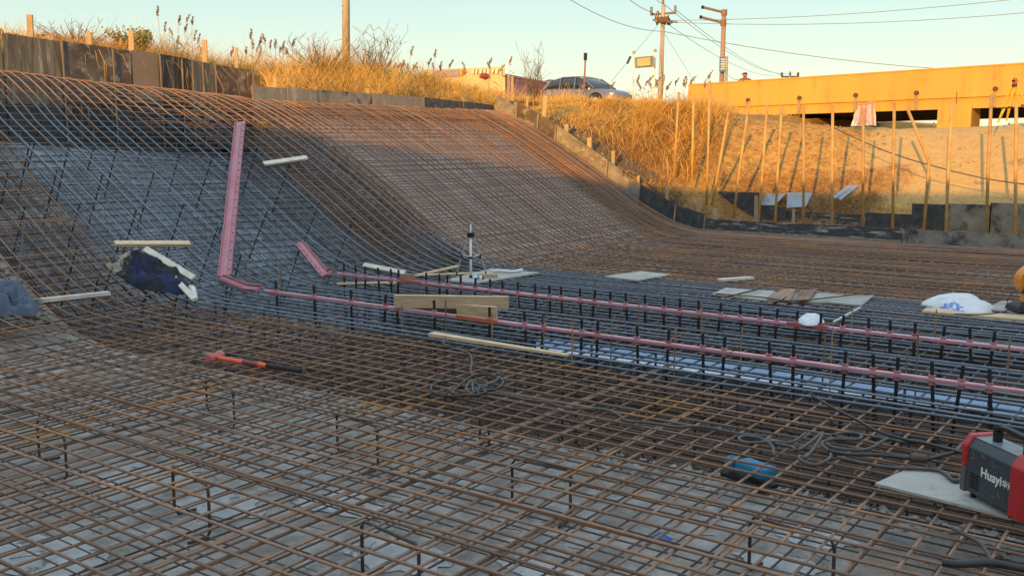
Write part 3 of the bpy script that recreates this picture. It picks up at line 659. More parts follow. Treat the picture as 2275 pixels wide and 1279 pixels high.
for px, py in ((1777, 218), (1902, 212), (2037, 207), (2212, 198), (1663, 223)):
    c = at_Y(px, py, 37.98)
    MB().tube([(c.x, 37.9, c.z), (c.x, 37.99, c.z)], .09, 10).build('drain_pipe', mat('drain_dark', (.10, .07, .05), rough=.9), BR)
    MB().box((c.x, 37.892, c.z-.36), (.12, .008, .5)).build('drain_stain', mat('drain_stain', (.27, .19, .11), (.36, .26, .15), rough=.9, scale=6), BR)
pA = at_Y(2085, 243, 38.05); pB = at_Y(2160, 243, 38.05)
MB().box(((pA.x+pB.x)/2, 38.7, 1.1), (pB.x-pA.x, 1.5, 3.9)).build('pier', BM, BR)
MB().box((-18.9, 42.5, 1.4), (1.0, 9.5, 3.3)).build('abutment', BM, BR)
cz_ = at_Y(2126, 216, 37.94); MB().box((cz_.x, 37.893, cz_.z-.02), (.025, .006, .42)).build('joint', BMD, BR)
# road on the embankment and deck
RM = mat('asphalt', (.06, .058, .055), (.045, .044, .042), rough=.9, scale=8, bump=.2)
o = MB().add([(-400, 38.7, 3.0), (-19.4, 38.7, 3.0), (-19.4, 47, 3.0), (-400, 47, 3.0), (-400, 38.7, 2.9), (-19.4, 38.7, 2.9), (-19.4, 47, 2.9), (-400, 47, 2.9)], [(0, 1, 2, 3), (0, 4, 5, 1), (3, 2, 6, 7), (1, 5, 6, 2)]).build('road', RM)
tag(o, kind='structure')

# distant tree band and flat land
tl = MB()
for i in range(240):
    a_ = i/240; x = -70+110*a_; y = 150+random.uniform(-4, 14); h = random.uniform(2.4, 4.6)
    for j in range(5):
        c = Vector((x+jit(.6), y+jit(1), random.uniform(.4, h))); s_ = random.uniform(.25, .6)*(1.25-c.z/h*.6)
        V = [c+Vector((s_, 0, 0)), c+Vector((0, s_, jit(.3))), c+Vector((-s_, 0, jit(.3))), c+Vector((0, -s_, 0)), c+Vector((0, 0, s_*1.1)), c-Vector((0, 0, s_))]
        tl.add(V, [(0, 1, 4), (1, 2, 4), (2, 3, 4), (3, 0, 4), (1, 0, 5), (2, 1, 5), (3, 2, 5), (0, 3, 5)])
tag(tl.build('distant_trees', mat('distant_foliage', (.12, .13, .12), (.07, .08, .075), rough=1, scale=.5)), 'thin band of far trees seen under the bridge', 'trees', kind='stuff')

# ================================================================ DRY VEGETATION
def tint_mat(name, cols, rough=.8):
    m = bpy.data.materials.new(name); m.use_nodes = True; t = m.node_tree; b = t.nodes['Principled BSDF']; b.inputs['Roughness'].default_value = rough; b.inputs['Specular IOR Level'].default_value = .25
    a = N(t, 'ShaderNodeAttribute', attribute_name='tint'); r = N(t, 'ShaderNodeValToRGB'); t.links.new(a.outputs['Fac'], r.inputs[0]); t.links.new(r.outputs[0], b.inputs['Base Color'])
    e = r.color_ramp.elements; e[0].position = 0; e[0].color = (*cols[0], 1); e[1].position = 1; e[1].color = (*cols[-1], 1)
    for i, c in enumerate(cols[1:-1]): q = e.new((i+1)/(len(cols)-1)); q.color = (*c, 1)
    return m
GRASS = tint_mat('dry_grass_blades', [(.30, .15, .05), (.58, .31, .07), (.78, .44, .10), (.78, .50, .15), (.56, .38, .16), (.38, .32, .10)])
BRUSH = tint_mat('dead_brush', [(.22, .12, .06), (.42, .22, .10), (.54, .33, .16), (.34, .26, .16)])
def blades(name, P, Ln, lean, curv, wd, tint, m, label, cat='grass'):
    n = len(P); az = rng.uniform(0, 2*math.pi, n); faz = rng.uniform(0, 2*math.pi, n)
    d = np.stack([np.cos(az), np.sin(az), np.zeros(n)], -1); s = np.stack([np.cos(faz), np.sin(faz), np.zeros(n)], -1)
    K = 4; V = np.zeros((n, K*2, 3))
    for i in range(K):
        t = i/(K-1); el = math.pi/2 - lean - curv*t
        if i == 0: p = P.copy()
        else: p = p + (d*np.cos(el)[:, None] + np.array([0, 0, 1])*np.sin(el)[:, None])*(Ln/(K-1))[:, None]
        wi = (wd*(1-.85*t))[:, None]
        V[:, i*2] = p - s*wi/2; V[:, i*2+1] = p + s*wi/2
    b = (np.arange(n)*K*2)[:, None]
    F = np.concatenate([b + np.array([[i*2, i*2+1, i*2+3, i*2+2]]) for i in range(K-1)], 0)
    o = np_mesh(name, V.reshape(-1, 3), F, m, tint=np.repeat(tint, K*2)); return tag(o, label, cat, kind='stuff')
def scatter(n, xa, xb, ya, yb, dens):
    X = rng.uniform(xa, xb, n*3); Y = rng.uniform(ya, yb, n*3); keep = rng.uniform(0, 1, n*3) < dens(X, Y); X, Y = X[keep][:n], Y[keep][:n]
    return np.stack([X, Y, ground_z(X, Y)-.02], -1)
def dens_w(X, Y):
    c = np.clip(.55+1.5*fbm(X, Y, .55, 3, 21), .05, 1); return c*np.where(X < -13.45, 1, 0)*np.where((Y < .85*-X) & (X > -15.05), 0, 1)
def mk(P, hmin, hmax, seed):
    n = len(P); c = np.clip(.5+1.1*fbm(P[:, 0], P[:, 1], .8, 3, seed), 0, 1)
    return n, hmin+(hmax-hmin)*c*rng.uniform(.5, 1, n)
# west plateau
P = scatter(90000, -22, -13.4, 8, 28, dens_w); n, h = mk(P, .15, .80, 31)
dist = np.hypot(P[:, 0], P[:, 1]); wscale = dist/20
h *= np.where((P[:, 1] > 10.5) & (P[:, 1] < 16), 1.35, 1.0)
tn = np.clip(.45+.9*fbm(P[:, 0], P[:, 1], .5, 3, 41)+rng.normal(0, .17, n), 0, 1)
blades('dry_grass', P, h, rng.uniform(0, .6, n), rng.uniform(.2, 1.9, n), rng.uniform(.006, .014, n)*wscale, tn, GRASS, 'golden dry grass covering the top of the bank behind the crest board and plywood wall')
# north bank up to the bridge end
def dens_n(X, Y):
    edge = np.interp(Y, [17.5, 19, 20, 22, 24, 30], [-9.0, -8.9, -9.0, -9.9, -10.8, -13]) + 1.2*fbm(X, Y, .8, 2, 61)
    low = np.where((Y < 18.6) & (X > -12.2), .25, 1)
    return np.clip(.75+1.2*fbm(X, Y, .9, 3, 22), .3, 1)*(X < edge)*low
P = scatter(85000, -14, -7.4, 17.6, 24.5, dens_n); n, h = mk(P, .12, .85, 32)
h *= np.interp(P[:, 1], [17.6, 19, 20.5], [.4, .7, 1.0])*np.interp(P[:, 0], [-12.6, -11.6, -10.6], [.42, .62, 1.0])
h *= np.clip(.55+1.6*(fbm(P[:, 0], P[:, 1], 1.3, 2, 77)+.25), .3, 1.5)
tn = np.clip(.42+1.2*fbm(P[:, 0], P[:, 1], .9, 3, 42)+rng.normal(0, .17, n), 0, 1)
blades('dry_grass', P, h, rng.uniform(0, .7, n), rng.uniform(.2, 2.1, n), rng.uniform(.006, .014, n)*1.1, tn, GRASS, 'thick golden dry grass on the bank between the edge boards and the bridge')
# far plateau towards the road
P = scatter(26000, -34, -12.5, 22, 38.3, lambda X, Y: np.clip(.6+fbm(X, Y, .4, 3, 25), .1, 1)*(X < -13.8-.0*Y)*1.0); n, h = mk(P, .15, .5, 33)
tn = np.clip(.5+.8*fbm(P[:, 0], P[:, 1], .4, 3, 43)+rng.normal(0, .15, n), 0, 1)
blades('dry_grass', P, h, rng.uniform(0, .5, n), rng.uniform(.2, 1.5, n), rng.uniform(.012, .026, n), tn, GRASS, 'dry grass farther back on the verge in front of the parked car and the road')
# dead brush tangles: on top of the bank, at its foot and in the low corner below the sand bank
def dens_b(X, Y):
    z = ground_z(X, Y); a = (z > .15) & (z < .95) & (X > -9.5) & (X < -5.6) & (Y < 21.5)
    b2 = (Y < 19.1) & (X > -5.2) & (Y > 18.4); c = (X < np.interp(Y, [17.5, 20, 22, 24], [-8.6, -8.9, -10, -11])) & (Y > 18.0)
    return np.clip(.65+1.6*fbm(X, Y, 1.3, 3, 26), .1, 1)*(a*1.6 + b2*.7 + c*.95)
P = scatter(62000, -14, -1.5, 17.6, 23.5, dens_b); n, h = mk(P, .12, .62, 34); h *= np.interp(P[:, 0], [-12.6, -11.6, -10.6], [.5, .7, 1.0])
tn = rng.uniform(0, 1, n)
blades('dead_brush', P, h, rng.uniform(.2, 1.2, n), rng.uniform(.5, 3.2, n), rng.uniform(.005, .011, n), tn, BRUSH, 'tangled brown dead vines at the foot of the far bank', 'brush')
P = scatter(20000, -8.8, -5.1, 18.0, 20.9, lambda X, Y: np.clip(.7+1.8*fbm(X, Y, 1.6, 3, 55), 0, 1)*(ground_z(X, Y) < 1.15+.4*vnoise(X, Y, .9, 5))); n, h = mk(P, .08, .36, 36)
blades('dead_brush', P, h, rng.uniform(.3, 1.4, n), rng.uniform(.5, 3.2, n), rng.uniform(.006, .013, n), rng.uniform(0, .8, n), BRUSH, 'brown dead leaves and vines round the grey metal sheets at the foot of the sand bank', 'brush')
P = scatter(7000, -5.1, -1.0, 18.75, 19.7, lambda X, Y: np.clip(.4+2*fbm(X, Y, 1.6, 3, 56), 0, 1)*(ground_z(X, Y) < .55)); n, h = mk(P, .05, .2, 37)
blades('dead_brush', P, h, rng.uniform(.3, 1.4, n), rng.uniform(.5, 3.2, n), rng.uniform(.006, .012, n), rng.uniform(0, .8, n), BRUSH, 'low dead weeds along the top of the second row of shutters', 'brush')
def dens_t(X, Y): return np.clip(fbm(X, Y, .45, 2, 27)*4+.1+.6*(Y < 14), 0, 1)*(X < -15.0)*(Y > 9)
P = scatter(40000, -17.5, -13.5, 9, 22, dens_t); n, h = mk(P, .4, .95, 35)
h *= np.where(P[:, 1] < 15.5, 1.15, .8)
blades('dead_brush', P, h, rng.uniform(.1, 1.1, n), rng.uniform(.6, 3.4, n), rng.uniform(.006, .013, n), rng.uniform(0, 1, n), BRUSH, 'reddish tangled dead brush heaped on the bank behind the plywood wall', 'brush')

P = scatter(9000, -13.5, -7.6, 18.2, 23.5, lambda X, Y: np.clip(.3+2.2*fbm(X, Y, 1.1, 2, 91), 0, 1)*(X < np.interp(Y, [17.5, 20, 22, 24], [-9.0, -9.1, -10, -11]))); n = len(P)
blades('dead_brush', P, rng.uniform(.5, 1.3, n)*np.interp(P[:, 0], [-12.6, -11.6, -10.6], [.35, .55, .9]), rng.uniform(.1, .9, n), rng.uniform(1.2, 3.4, n), rng.uniform(.010, .018, n), rng.uniform(0, 1, n), GRASS, 'long arching dry canes tangled over the bank below the car', 'brush')
P = scatter(16000, -18, -13.6, 9, 20, lambda X, Y: np.clip(.3+2.2*fbm(X, Y, 1.0, 2, 93), 0, 1)*np.where((Y < .86*-X) & (X > -15.1), 0, 1)); n = len(P)
blades('dead_brush', P, rng.uniform(.4, 1.1, n), rng.uniform(.1, .9, n), rng.uniform(1.0, 3.2, n), rng.uniform(.008, .015, n), rng.uniform(0, 1, n), GRASS, 'long arching dry canes tangled over the bank behind the crest board', 'brush')
# reeds with plumes
PLUME = mat('reed_plume', (.36, .25, .20), (.26, .17, .13), rough=1, scale=20, objvar=.2)
STALK = mat('reed_stalk', (.42, .31, .17), (.33, .24, .12), rough=.9, scale=20, objvar=.2)
plumes = []
for v in range(6):
    mb = MB(); L_ = .24
    for i in range(46):
        t = random.random()**.8; a = random.uniform(0, 6.28); base = Vector((.03*t*t*3, 0, L_*t*.75)); ln = random.uniform(.05, .09)*(1.1-.6*t)
        d = Vector((math.cos(a)*.5+.45, math.sin(a)*.5, random.uniform(.4, 1.0))).normalized()*ln; s = d.cross(Vector((jit(1), jit(1), jit(1)))).normalized()*.008
        mb.add([base-s*.4, base+d*.5-s, base+d, base+d*.5+s, base+s*.4], [(0, 1, 2, 3, 4)])
    me = bpy.data.meshes.new('plume'); me.from_pydata([tuple(q) for q in mb.v], [], mb.f); me.materials.append(PLUME); plumes.append(me)
def reed(px, py, D, h, label, group, scale=1.0, grey=False):
    topp = at_d(px, py, D); b = Vector((topp.x+jit(.1), topp.y+jit(.1), float(ground_z(topp.x, topp.y))-.03))
    t = thing('reed', b, label, 'reed', group); lean = jit(.08)
    tp = Vector((topp.x, topp.y, topp.z-.2*scale))
    MB().tube([b, b+(tp-b)*.5+Vector((lean*.5, 0, 0)), tp], .007*scale+.001, 4, r2=.004).build('stalk', STALK, t)
    o = bpy.data.objects.new('plume', random.choice(plumes)); link(o, t); o.location = tp-b; o.scale = (scale,)*3; o.rotation_euler = (jit(.2), jit(.3), random.choice((0, .4, -.3, 3.0)))
    for q in range(2):
        z0 = random.uniform(.3, .8); a0 = b+(tp-b)*z0; a = random.uniform(0, 6.28); d = Vector((math.cos(a), math.sin(a), .7))
        MB().add([a0, a0+d*.12+Vector((0, 0, .01)), a0+d*.26-Vector((0, 0, .04)), a0+d*.12-Vector((0, 0, .01))], [(0, 1, 2, 3)]).build('leaf', STALK, t)
rg = 'tall reeds with feathery plumes on top of the left bank'
for px, py in ((365, 50), (382, 60), (412, 28), (425, 35), (408, 48), (430, 68), (438, 75), (350, 15), (396, 34), (392, 78), (557, 66), (560, 88), (568, 95), (576, 82), (590, 75), (600, 90), (612, 88), (620, 98), (627, 92), (648, 82), (575, 105), (640, 100), (447, 100), (512, 105), (545, 100)):
    D = 18.2+random.uniform(-.3, 2.2); reed(px, py, D, 1, 'tall thin reed with a feathery plume standing against the sky on the left bank', rg)
rg2 = 'short reeds along the skyline right of the concrete pole'
for px, py in ((863, 130), (872, 138), (880, 136), (890, 135), (900, 133), (912, 102), (918, 138), (928, 140), (950, 126), (965, 108), (963, 140), (977, 135), (996, 130), (1034, 136), (1086, 127), (1090, 135), (1109, 142), (1131, 126), (850, 140), (905, 142)):
    D = 23+random.uniform(-2, 3); reed(px, py, D, 1, 'short plumed reed on the skyline to the right of the concrete pole', rg2, scale=1.15)
rg3 = 'reeds round the foot of the utility pole'
for px, py in ((1356, 178), (1415, 167), (1432, 172), (1440, 165), (1448, 178), (1455, 170), (1462, 175), (1475, 168), (1500, 172), (1518, 170), (1523, 176), (1532, 165), (1566, 176), (1573, 155), (1480, 180), (1425, 182)):
    D = 24.5+random.uniform(-1.5, 1.5); reed(px, py, D, 1, 'plumed reed on the grassy rise below the utility pole', rg3, scale=1.2)

# shrubs: trunk-less, built from twigs
TWIG = mat('twig', (.22, .15, .10), (.15, .10, .07), rough=.9, scale=9)
SLEAF = mat('shrub_leaf', (.24, .24, .07), (.36, .28, .08), rough=.8, scale=4)
def shrub(px, pyb, D, h, wd, label, leaves=0, n=26):
    b = at_d(px, pyb, D); b.z = float(ground_z(b.x, b.y)); t = thing('shrub', b, label, 'shrub'); mb = MB(); tips = []
    for i in range(n):
        a = random.uniform(0, 6.28); rr = random.uniform(.1, 1)*wd; p = b.copy(); pts = [p.copy()]
        e = b+Vector((math.cos(a)*rr, math.sin(a)*rr, h*random.uniform(.6, 1)))
        for j in range(1, 5):
            q = b+(e-b)*(j/4); q = q+Vector((jit(.05), jit(.05), jit(.03)))*h; pts.append(q); tips.append(q)
        mb.tube(pts, .008, 4, r2=.003, cap=False)
        for k_ in range(5):
            s_ = random.choice(pts[1:]); q = s_+Vector((jit(.2), jit(.2), random.uniform(.05, .25)))*h*.8; mb.tube([s_, q], .004, 3, cap=False); tips.append(q)
    mb.build('twigs', TWIG, t)
    if leaves:
        lf = MB()
        for i in range(leaves):
            c = random.choice(tips)+Vector((jit(.12), jit(.12), jit(.1)))*h; d = Vector((jit(1), jit(1), jit(1))).normalized()*.03; s_ = d.cross(Vector((jit(1), jit(1), jit(1)))).normalized()*.016
            lf.add([c-d, c+s_, c+d, c-s_], [(0, 1, 2, 3)])
        lf.build('foliage', SLEAF, t)['kind'] = 'stuff'
shrub(300, 118, 17.8, .5, .42, 'yellow green leafy shrub behind the stake above the plywood wall', 2200, 30)
shrub(40, 80, 16.3, .16, .5, 'low dark shrub above the left end of the plywood wall', 900, 30)
shrub(175, 100, 17.2, .48, .8, 'bare pale twigs standing up behind the plywood wall', 0, 34)
shrub(1186, 190, 26, 1.5, .45, 'thin bare shrub with grey twigs in front of the red roof', 0, 26)
shrub(715, 150, 20, .8, .9, 'bare feathery shrub at the left of the concrete pole', 0, 46)
shrub(830, 150, 21, 1.15, .8, 'bare feathery shrub at the right of the concrete pole', 0, 40)

# dark gravel patch and bits on the bank
GRV = mat('gravel', (.16, .14, .12), (.07, .065, .06), rough=1, scale=30, bump=.6)
def zone_gr():
    t_ = random.random(); x = -11.9+3.0*t_+jit(.2); y = 17.62+random.uniform(0, .75)*(1-.4*t_); return x, y, float(ground_z(x, y))
o = stones('gravel', 3200, zone_gr, .010, .035, GRV, 'dark gravel strip on the bank right behind the stepped edge boards'); o['category'] = 'gravel'
CLOD = mat('clod', (.46, .28, .10), (.30, .18, .07), rough=1, scale=12)
def zone_cl():
    x = random.uniform(-9.3, -6.0); y = random.uniform(18.8, 22.3); return x, y, float(ground_z(x, y))
stones('rubble', 900, zone_cl, .012, .05, CLOD, 'crumbled earth clods on the orange lit soil face behind the left posts')
def zone_sd():
    x = random.uniform(-6.0, -1.0); y = random.uniform(18.9, 22.6); return x, y, float(ground_z(x, y))
stones('rubble', 420, zone_sd, .006, .026, CLOD, 'small clods scattered over the smooth sand bank')
# pale plastic scrap in the grass
def sheet(name, corners, th, m, label, cat, bevel=0, warp=0.0, n=1, sag=None):
    c = [Vector(q) for q in corners]; nrm = (c[1]-c[0]).cross(c[3]-c[0]).normalized(); nrm = nrm if nrm.z > 0 else -nrm
    K = max(n, 1); V = []; F = []
    for i in range(K+1):
        for j in range(K+1):
            u_, v_ = i/K, j/K; p = (c[0]*(1-u_)+c[1]*u_)*(1-v_)+(c[3]*(1-u_)+c[2]*u_)*v_
            V.append(p+nrm*(warp*noise.noise(Vector(p)*3.1)*(1 if K > 1 else 0)))
    nv = len(V); V += [p-nrm*th for p in V]
    for i in range(K):
        for j in range(K):
            a = i*(K+1)+j; q = (a, a+K+1, a+K+2, a+1); F.append(q); F.append(tuple(nv+x_ for x_ in q[::-1]))
    rim = [i*(K+1) for i in range(K+1)] + [K*(K+1)+j for j in range(1, K+1)] + [i*(K+1)+K for i in range(K-1, -1, -1)] + [j for j in range(K-1, 0, -1)]
    for a, b in zip(rim, rim[1:]+rim[:1]): F.append((a, b, nv+b, nv+a)[::-1])
    return tag(MB().add(V, F).build(name, m, org=c[0], smooth=False), label, cat)
SHEET_STEEL = mat('grey_sheet_metal', (.36, .40, .44), (.26, .29, .33), rough=.45, metal=.4, scale=3)
def onbank(px, py, Y, off=.05): return at_Y(px, py, Y)+Vector((0, 0, 0))
sheet('metal_sheet', [at_Y(1660, 450, 19.2), at_Y(1720, 458, 19.1), at_Y(1748, 432, 19.6), at_Y(1700, 430, 19.6)], .01, SHEET_STEEL, 'grey metal sheet lying bent on the dead brush, left of the upright one', 'metal sheet', warp=.06, n=5)
sheet('metal_sheet', [at_Y(1748, 462, 19.15), at_Y(1790, 458, 19.15), at_Y(1805, 428, 19.35), at_Y(1750, 428, 19.35)], .01, SHEET_STEEL, 'square blue grey metal sheet leaning on the dead brush', 'metal sheet', warp=.03, n=4)
sheet('metal_strip', [at_Y(1850, 436, 19.3), at_Y(1857, 441, 19.25), at_Y(1898, 412, 19.8), at_Y(1885, 411, 19.85)], .012, SHEET_STEEL, 'long grey metal strip lying on the sand bank, the upper one of two', 'metal strip')
sheet('metal_strip', [at_Y(1862, 440, 19.2), at_Y(1868, 444, 19.18), at_Y(1908, 412, 19.8), at_Y(1900, 411, 19.82)], .012, SHEET_STEEL, 'long grey metal strip lying on the sand bank, the lower one of two', 'metal strip')
tm = thing('timber_pile', at_Y(1550, 400, 19.6), 'dark pile of old boards and beams tumbled down the grassy bank', 'timber pile')
DW = mat('dark_timber', (.20, .14, .09), (.09, .06, .045), rough=.85, scale=6, objvar=.3)
for (xa, ya, xb, yb, Y_, w_) in ((1502, 345, 1612, 385, 19.6, .07), (1500, 358, 1606, 402, 19.4, .09), (1505, 372, 1590, 412, 19.2, .10), (1608, 383, 1592, 452, 19.0, .03), (1600, 395, 1590, 448, 19.1, .02), (1530, 350, 1528, 392, 19.5, .05), (1560, 365, 1556, 400, 19.5, .05)):
    MB().beam(at_Y(xa, ya, Y_), at_Y(xb, yb, Y_-.1), w_, .04, up=(0, -.5, 1)).build('board', DW, tm, bevel=.003)
sheet('black_sheet', [at_Y(1540, 392, 19.35), at_Y(1600, 448, 18.95), at_Y(1604, 408, 19.2), at_Y(1548, 370, 19.45)], .02, P_BLK, 'black board leaning under the tumbled timber on the bank', 'board')

# plastic wrapped frame on the bank top
FILM = mat('thin_plastic', (.55, .52, .54), (.50, .40, .42), rough=.35, scale=5, bump=.3, bscale=12)
RFILM = mat('red_film', (.62, .18, .13), (.55, .22, .18), rough=.5, scale=7)
pw = thing('wrapped_frame', at_Y(1920, 280, 22.2), 'small frame wrapped in torn clear and red plastic on top of the sand bank', 'wrapped frame')
A = at_Y(1908, 232, 22.2); B = at_Y(1942, 227, 22.2); C_ = at_Y(1886, 281, 22.0); D_ = at_Y(1944, 279, 22.1)
MB().beam(A, B, .05, .05).build('crossbar', RFILM, pw)
nn = 12; V = []; F = []
for i in range(nn+1):
    t = i/nn; a = A+(B-A)*t; b = C_+(D_-C_)*t
    for j in range(7):
        s_ = j/6; p = a+(b-a)*s_; V.append(p+Vector((jit(.015), .10*math.sin(t*14+s_)*s_+jit(.02), jit(.01))))
for i in range(nn):
    for j in range(6): F.append((i*7+j, (i+1)*7+j, (i+1)*7+j+1, i*7+j+1))
MB().add(V, F).build('plastic_film', FILM, pw)
for q in (.25, .5, .9): MB().beam(A+(B-A)*q+Vector((0, -.05, 0)), C_+(D_-C_)*(q*.8+.25)+Vector((0, -.12, .05)), .03, .012, up=(0, 1, 0)).build('red_strip', RFILM, pw)
# survey tripod
sv = thing('survey_tripod', at_Y(2232, 270, 21), 'yellow survey tripod with a red and black instrument on top of the sand bank', 'tripod')
hd = at_Y(2254, 190, 21.2)
for (px, py, Y_) in ((2217, 272, 20.8), (2236, 268, 21.6), (2290, 262, 21.0)):
    e = at_Y(px, py, Y_); md = hd+(e-hd)*.62; sdir = Vector((.035, 0, 0))
    lg = MB().beam(hd+sdir, md+sdir*1.2, .022, .022).beam(hd-sdir, md-sdir*1.2, .022, .022).beam(md, e, .05, .03, taper=.5).build('leg', YPAINT, sv)
    MB().box(md, (.12, .05, .035)).build('clamp', BLACK, lg)
MB().tube([hd-Vector((0, 0, .03)), hd+Vector((0, 0, .02))], .05, 10).build('tripod_head', BLACK, sv)
ins = MB().box(hd+Vector((0, 0, .07)), (.08, .07, .10)).build('instrument', REDP, sv, bevel=.015)
MB().tube([hd+Vector((-.02, -.07, .08)), hd+Vector((.02, .06, .085))], .024, 10).build('telescope', BLACK, ins)
MB().tube([hd+Vector((-.04, 0, .115)), hd+Vector((0, 0, .14)), hd+Vector((.04, 0, .115))], .007, 6).build('carry_handle', BLACK, ins)

# ================================================================ POLES, SIGNS, WIRES
def pole_thing(name, base, topp, r0, r1, m, label, cat):
    t = thing(name, base, label, cat); MB().tube([base, base+(topp-base)*.5, topp], r0, 16, r2=r1).build('pole', m, t, smooth=True); return t
b = at_d(768, 150, 21.5); b.z = float(ground_z(b.x, b.y))-.1; tp = at_d(768.5, -330, 21.5)
pt = pole_thing('concrete_pole', b, tp, .086, .07, POLE, 'thick round concrete pole rising out of the grass beyond the top of the frame', 'pole')
for py in (14, 28): q = at_d(768, py, 21.5); MB().tube([q-Vector((0, 0, .012)), q+Vector((0, 0, .012))], .083, 16).build('band', mat('pole_band', (.36, .33, .28), rough=.6, metal=.3), pt)
D = 46
ub = at_d(1466, 235, D); ub.z = 3.0; ut = at_d(1474, 10, D)
ut_ = pole_thing('utility_pole', ub, ut, .125, .085, POLE, 'utility pole with crossarms and insulators above the grassy rise', 'utility pole')
INS = mat('insulator', (.10, .05, .045), (.07, .04, .035), rough=.4)
def upt(px, py, dD=0): return at_d(px, py, D+dD)
def arm(a, b, t_, w_=.09, m=None, name='crossarm'): MB().beam(a, b, w_, w_).build(name, m or mat('galvanised', (.22, .18, .15), (.16, .13, .11), rough=.7, metal=.3), t_)
arm(upt(1445, 33, .3), upt(1502, 29, -.3), ut_); arm(upt(1457, 40, .5), upt(1492, 50, -.6), ut_, .12); arm(upt(1450, 45), upt(1505, 50), ut_, .07)
def insul(px, py, t_, s=1.0, dD=0):
    q = upt(px, py, dD); MB().tube([q, q+Vector((0, 0, .10*s)), q+Vector((0, 0, .13*s)), q+Vector((0, 0, .26*s)), q+Vector((0, 0, .30*s))], .055*s, 8).build('insulator', INS, t_)
for px, py in ((1447, 31), (1461, 40), (1500, 28), (1473, 14), (1458, 50), (1470, 50), (1480, 52), (1484, 50)): insul(px, py, ut_)
for px in (1459, 1476, 1483, 1487): MB().tube([upt(px, 42), upt(px+1, 56)], .05, 6).build('fuse', BLACK, ut_)
MB().box(upt(1472, 45, -.2), (.5, .3, .25), rz=.4).build('bracket', mat('pole_bracket', (.14, .08, .06), rough=.8), ut_)
b = at_d(1602, 215, 44); b.z = 2.6; tp = at_d(1609, 22, 44)
lp = pole_thing('street_lamp', b, tp, .115, .095, mat('brown_pole', (.36, .24, .18), (.28, .18, .14), rough=.7, scale=4), 'brown lamp pole with two bare side arms pointing left, by the bridge end', 'lamp pole')
for (xa, ya, xb, yb) in ((1559, 16, 1608, 28), (1555, 38, 1606, 51)):
    A = at_d(xa, ya, 44); B = at_d(xb, yb, 44); s_ = MB().tube([A, B], .055, 8).build('side_arm', mat('arm_brown', (.22, .15, .12), rough=.7), lp); MB().tube([A-(B-A)*.01, A+(B-A)*.09], .075, 8).build('arm_end', BLACK, s_)
    MB().tube([B+(B-A)*.02-Vector((0, 0, .12)), B+(B-A)*.02+Vector((0, 0, .12))], .13, 12).build('collar', mat('collar_brown', (.26, .14, .10), rough=.7), lp)
# small blue notice beside it
q = at_d(1607, 143, 43.6); ns = thing('notice_sign', q, 'small blue and white notice with rows of marks tied to the lamp pole', 'sign')
MB().box(q, (.34, .03, .62), rz=AZ).build('plate', mat('blue_sign', (.10, .22, .50), rough=.5), ns)
fwd2 = Vector((math.sin(AZ), -math.cos(AZ), 0))*.02
for k_, dz in enumerate((.2, .1, 0, -.1, -.2)): MB().box(q+fwd2+Vector((0, 0, dz)), (.24-.04*(k_ % 2), .02, .045), rz=AZ).build('print', WHITE, ns)
a = at_d(1613, 190, 43.5); b2_ = at_d(1615, 125, 43.5); tag(MB().tube([a-Vector((0, 0, .8)), b2_], .06, 8).build('sign_post', mat('grey_post', (.34, .34, .34), rough=.6, metal=.3), org=a-Vector((0, 0, .8))), 'grey steel tube standing just right of the lamp pole', 'post')
# framed board on two posts
Dq = 41; sg = thing('sign_board', at_d(1432, 195, Dq), 'framed blank board with a green border held between two white posts', 'sign')
c1 = at_d(1410, 128, Dq); c2 = at_d(1452, 124, Dq-.3); c3 = at_d(1452, 149, Dq-.3); c4 = at_d(1411, 152, Dq)
def plate(cs, name, m, off, shrink=1.0, par=None):
    cen = sum(cs, Vector())/4; n_ = (cs[1]-cs[0]).cross(cs[3]-cs[0]).normalized(); n_ = n_ if n_.dot(Vector((0, 0, CAM_H))-cen) > 0 else -n_
    q = [cen+(p_-cen)*shrink+n_*off for p_ in cs]; q2 = [p_-n_*.04 for p_ in q]
    return MB().add(q+q2, [(0, 1, 2, 3), (7, 6, 5, 4), (0, 4, 5, 1), (1, 5, 6, 2), (2, 6, 7, 3), (3, 7, 4, 0)]).build(name, m, par)
plate([c1, c2, c3, c4], 'frame', mat('brown_frame', (.30, .22, .20), rough=.7), 0, 1, sg)
plate([c1, c2, c3, c4], 'border', mat('green_border', (.10, .22, .18), rough=.6), .03, .88, sg); plate([c1, c2, c3, c4], 'panel', mat('cream_panel', (.55, .42, .26), rough=.6), .06, .70, sg)
for (x1_, y1_, x2_, y2_) in ((1408, 120, 1407, 190), (1455.5, 116, 1454, 190)):
    A = at_d(x1_, y1_, Dq); B = at_d(x2_, y2_, Dq); B.z = 2.6; s_ = MB().tube([B, A], .035, 8).build('post', WHITE, sg); MB().tube([A, A+Vector((0, 0, .12))], .06, 8).build('post_cap', mat('cap_grey', (.3, .28, .28), rough=.5), s_)
# thin marker post by the car
A = at_d(1301, 118, 30); B = at_d(1296, 200, 30); B.z = float(ground_z(B.x, B.y)); mp_ = thing('marker_post', B, 'thin rusty marker post with a dark box at its top in front of the car', 'post')
MB().tube([B, A], .026, 8).build('post', mat('marker_rust', (.30, .16, .11), rough=.8), mp_); MB().beam(at_d(1300.5, 134, 29.95), at_d(1300.8, 118, 29.95), .09, .05, up=(0, 1, 0)).build('box', BLACK, mp_)
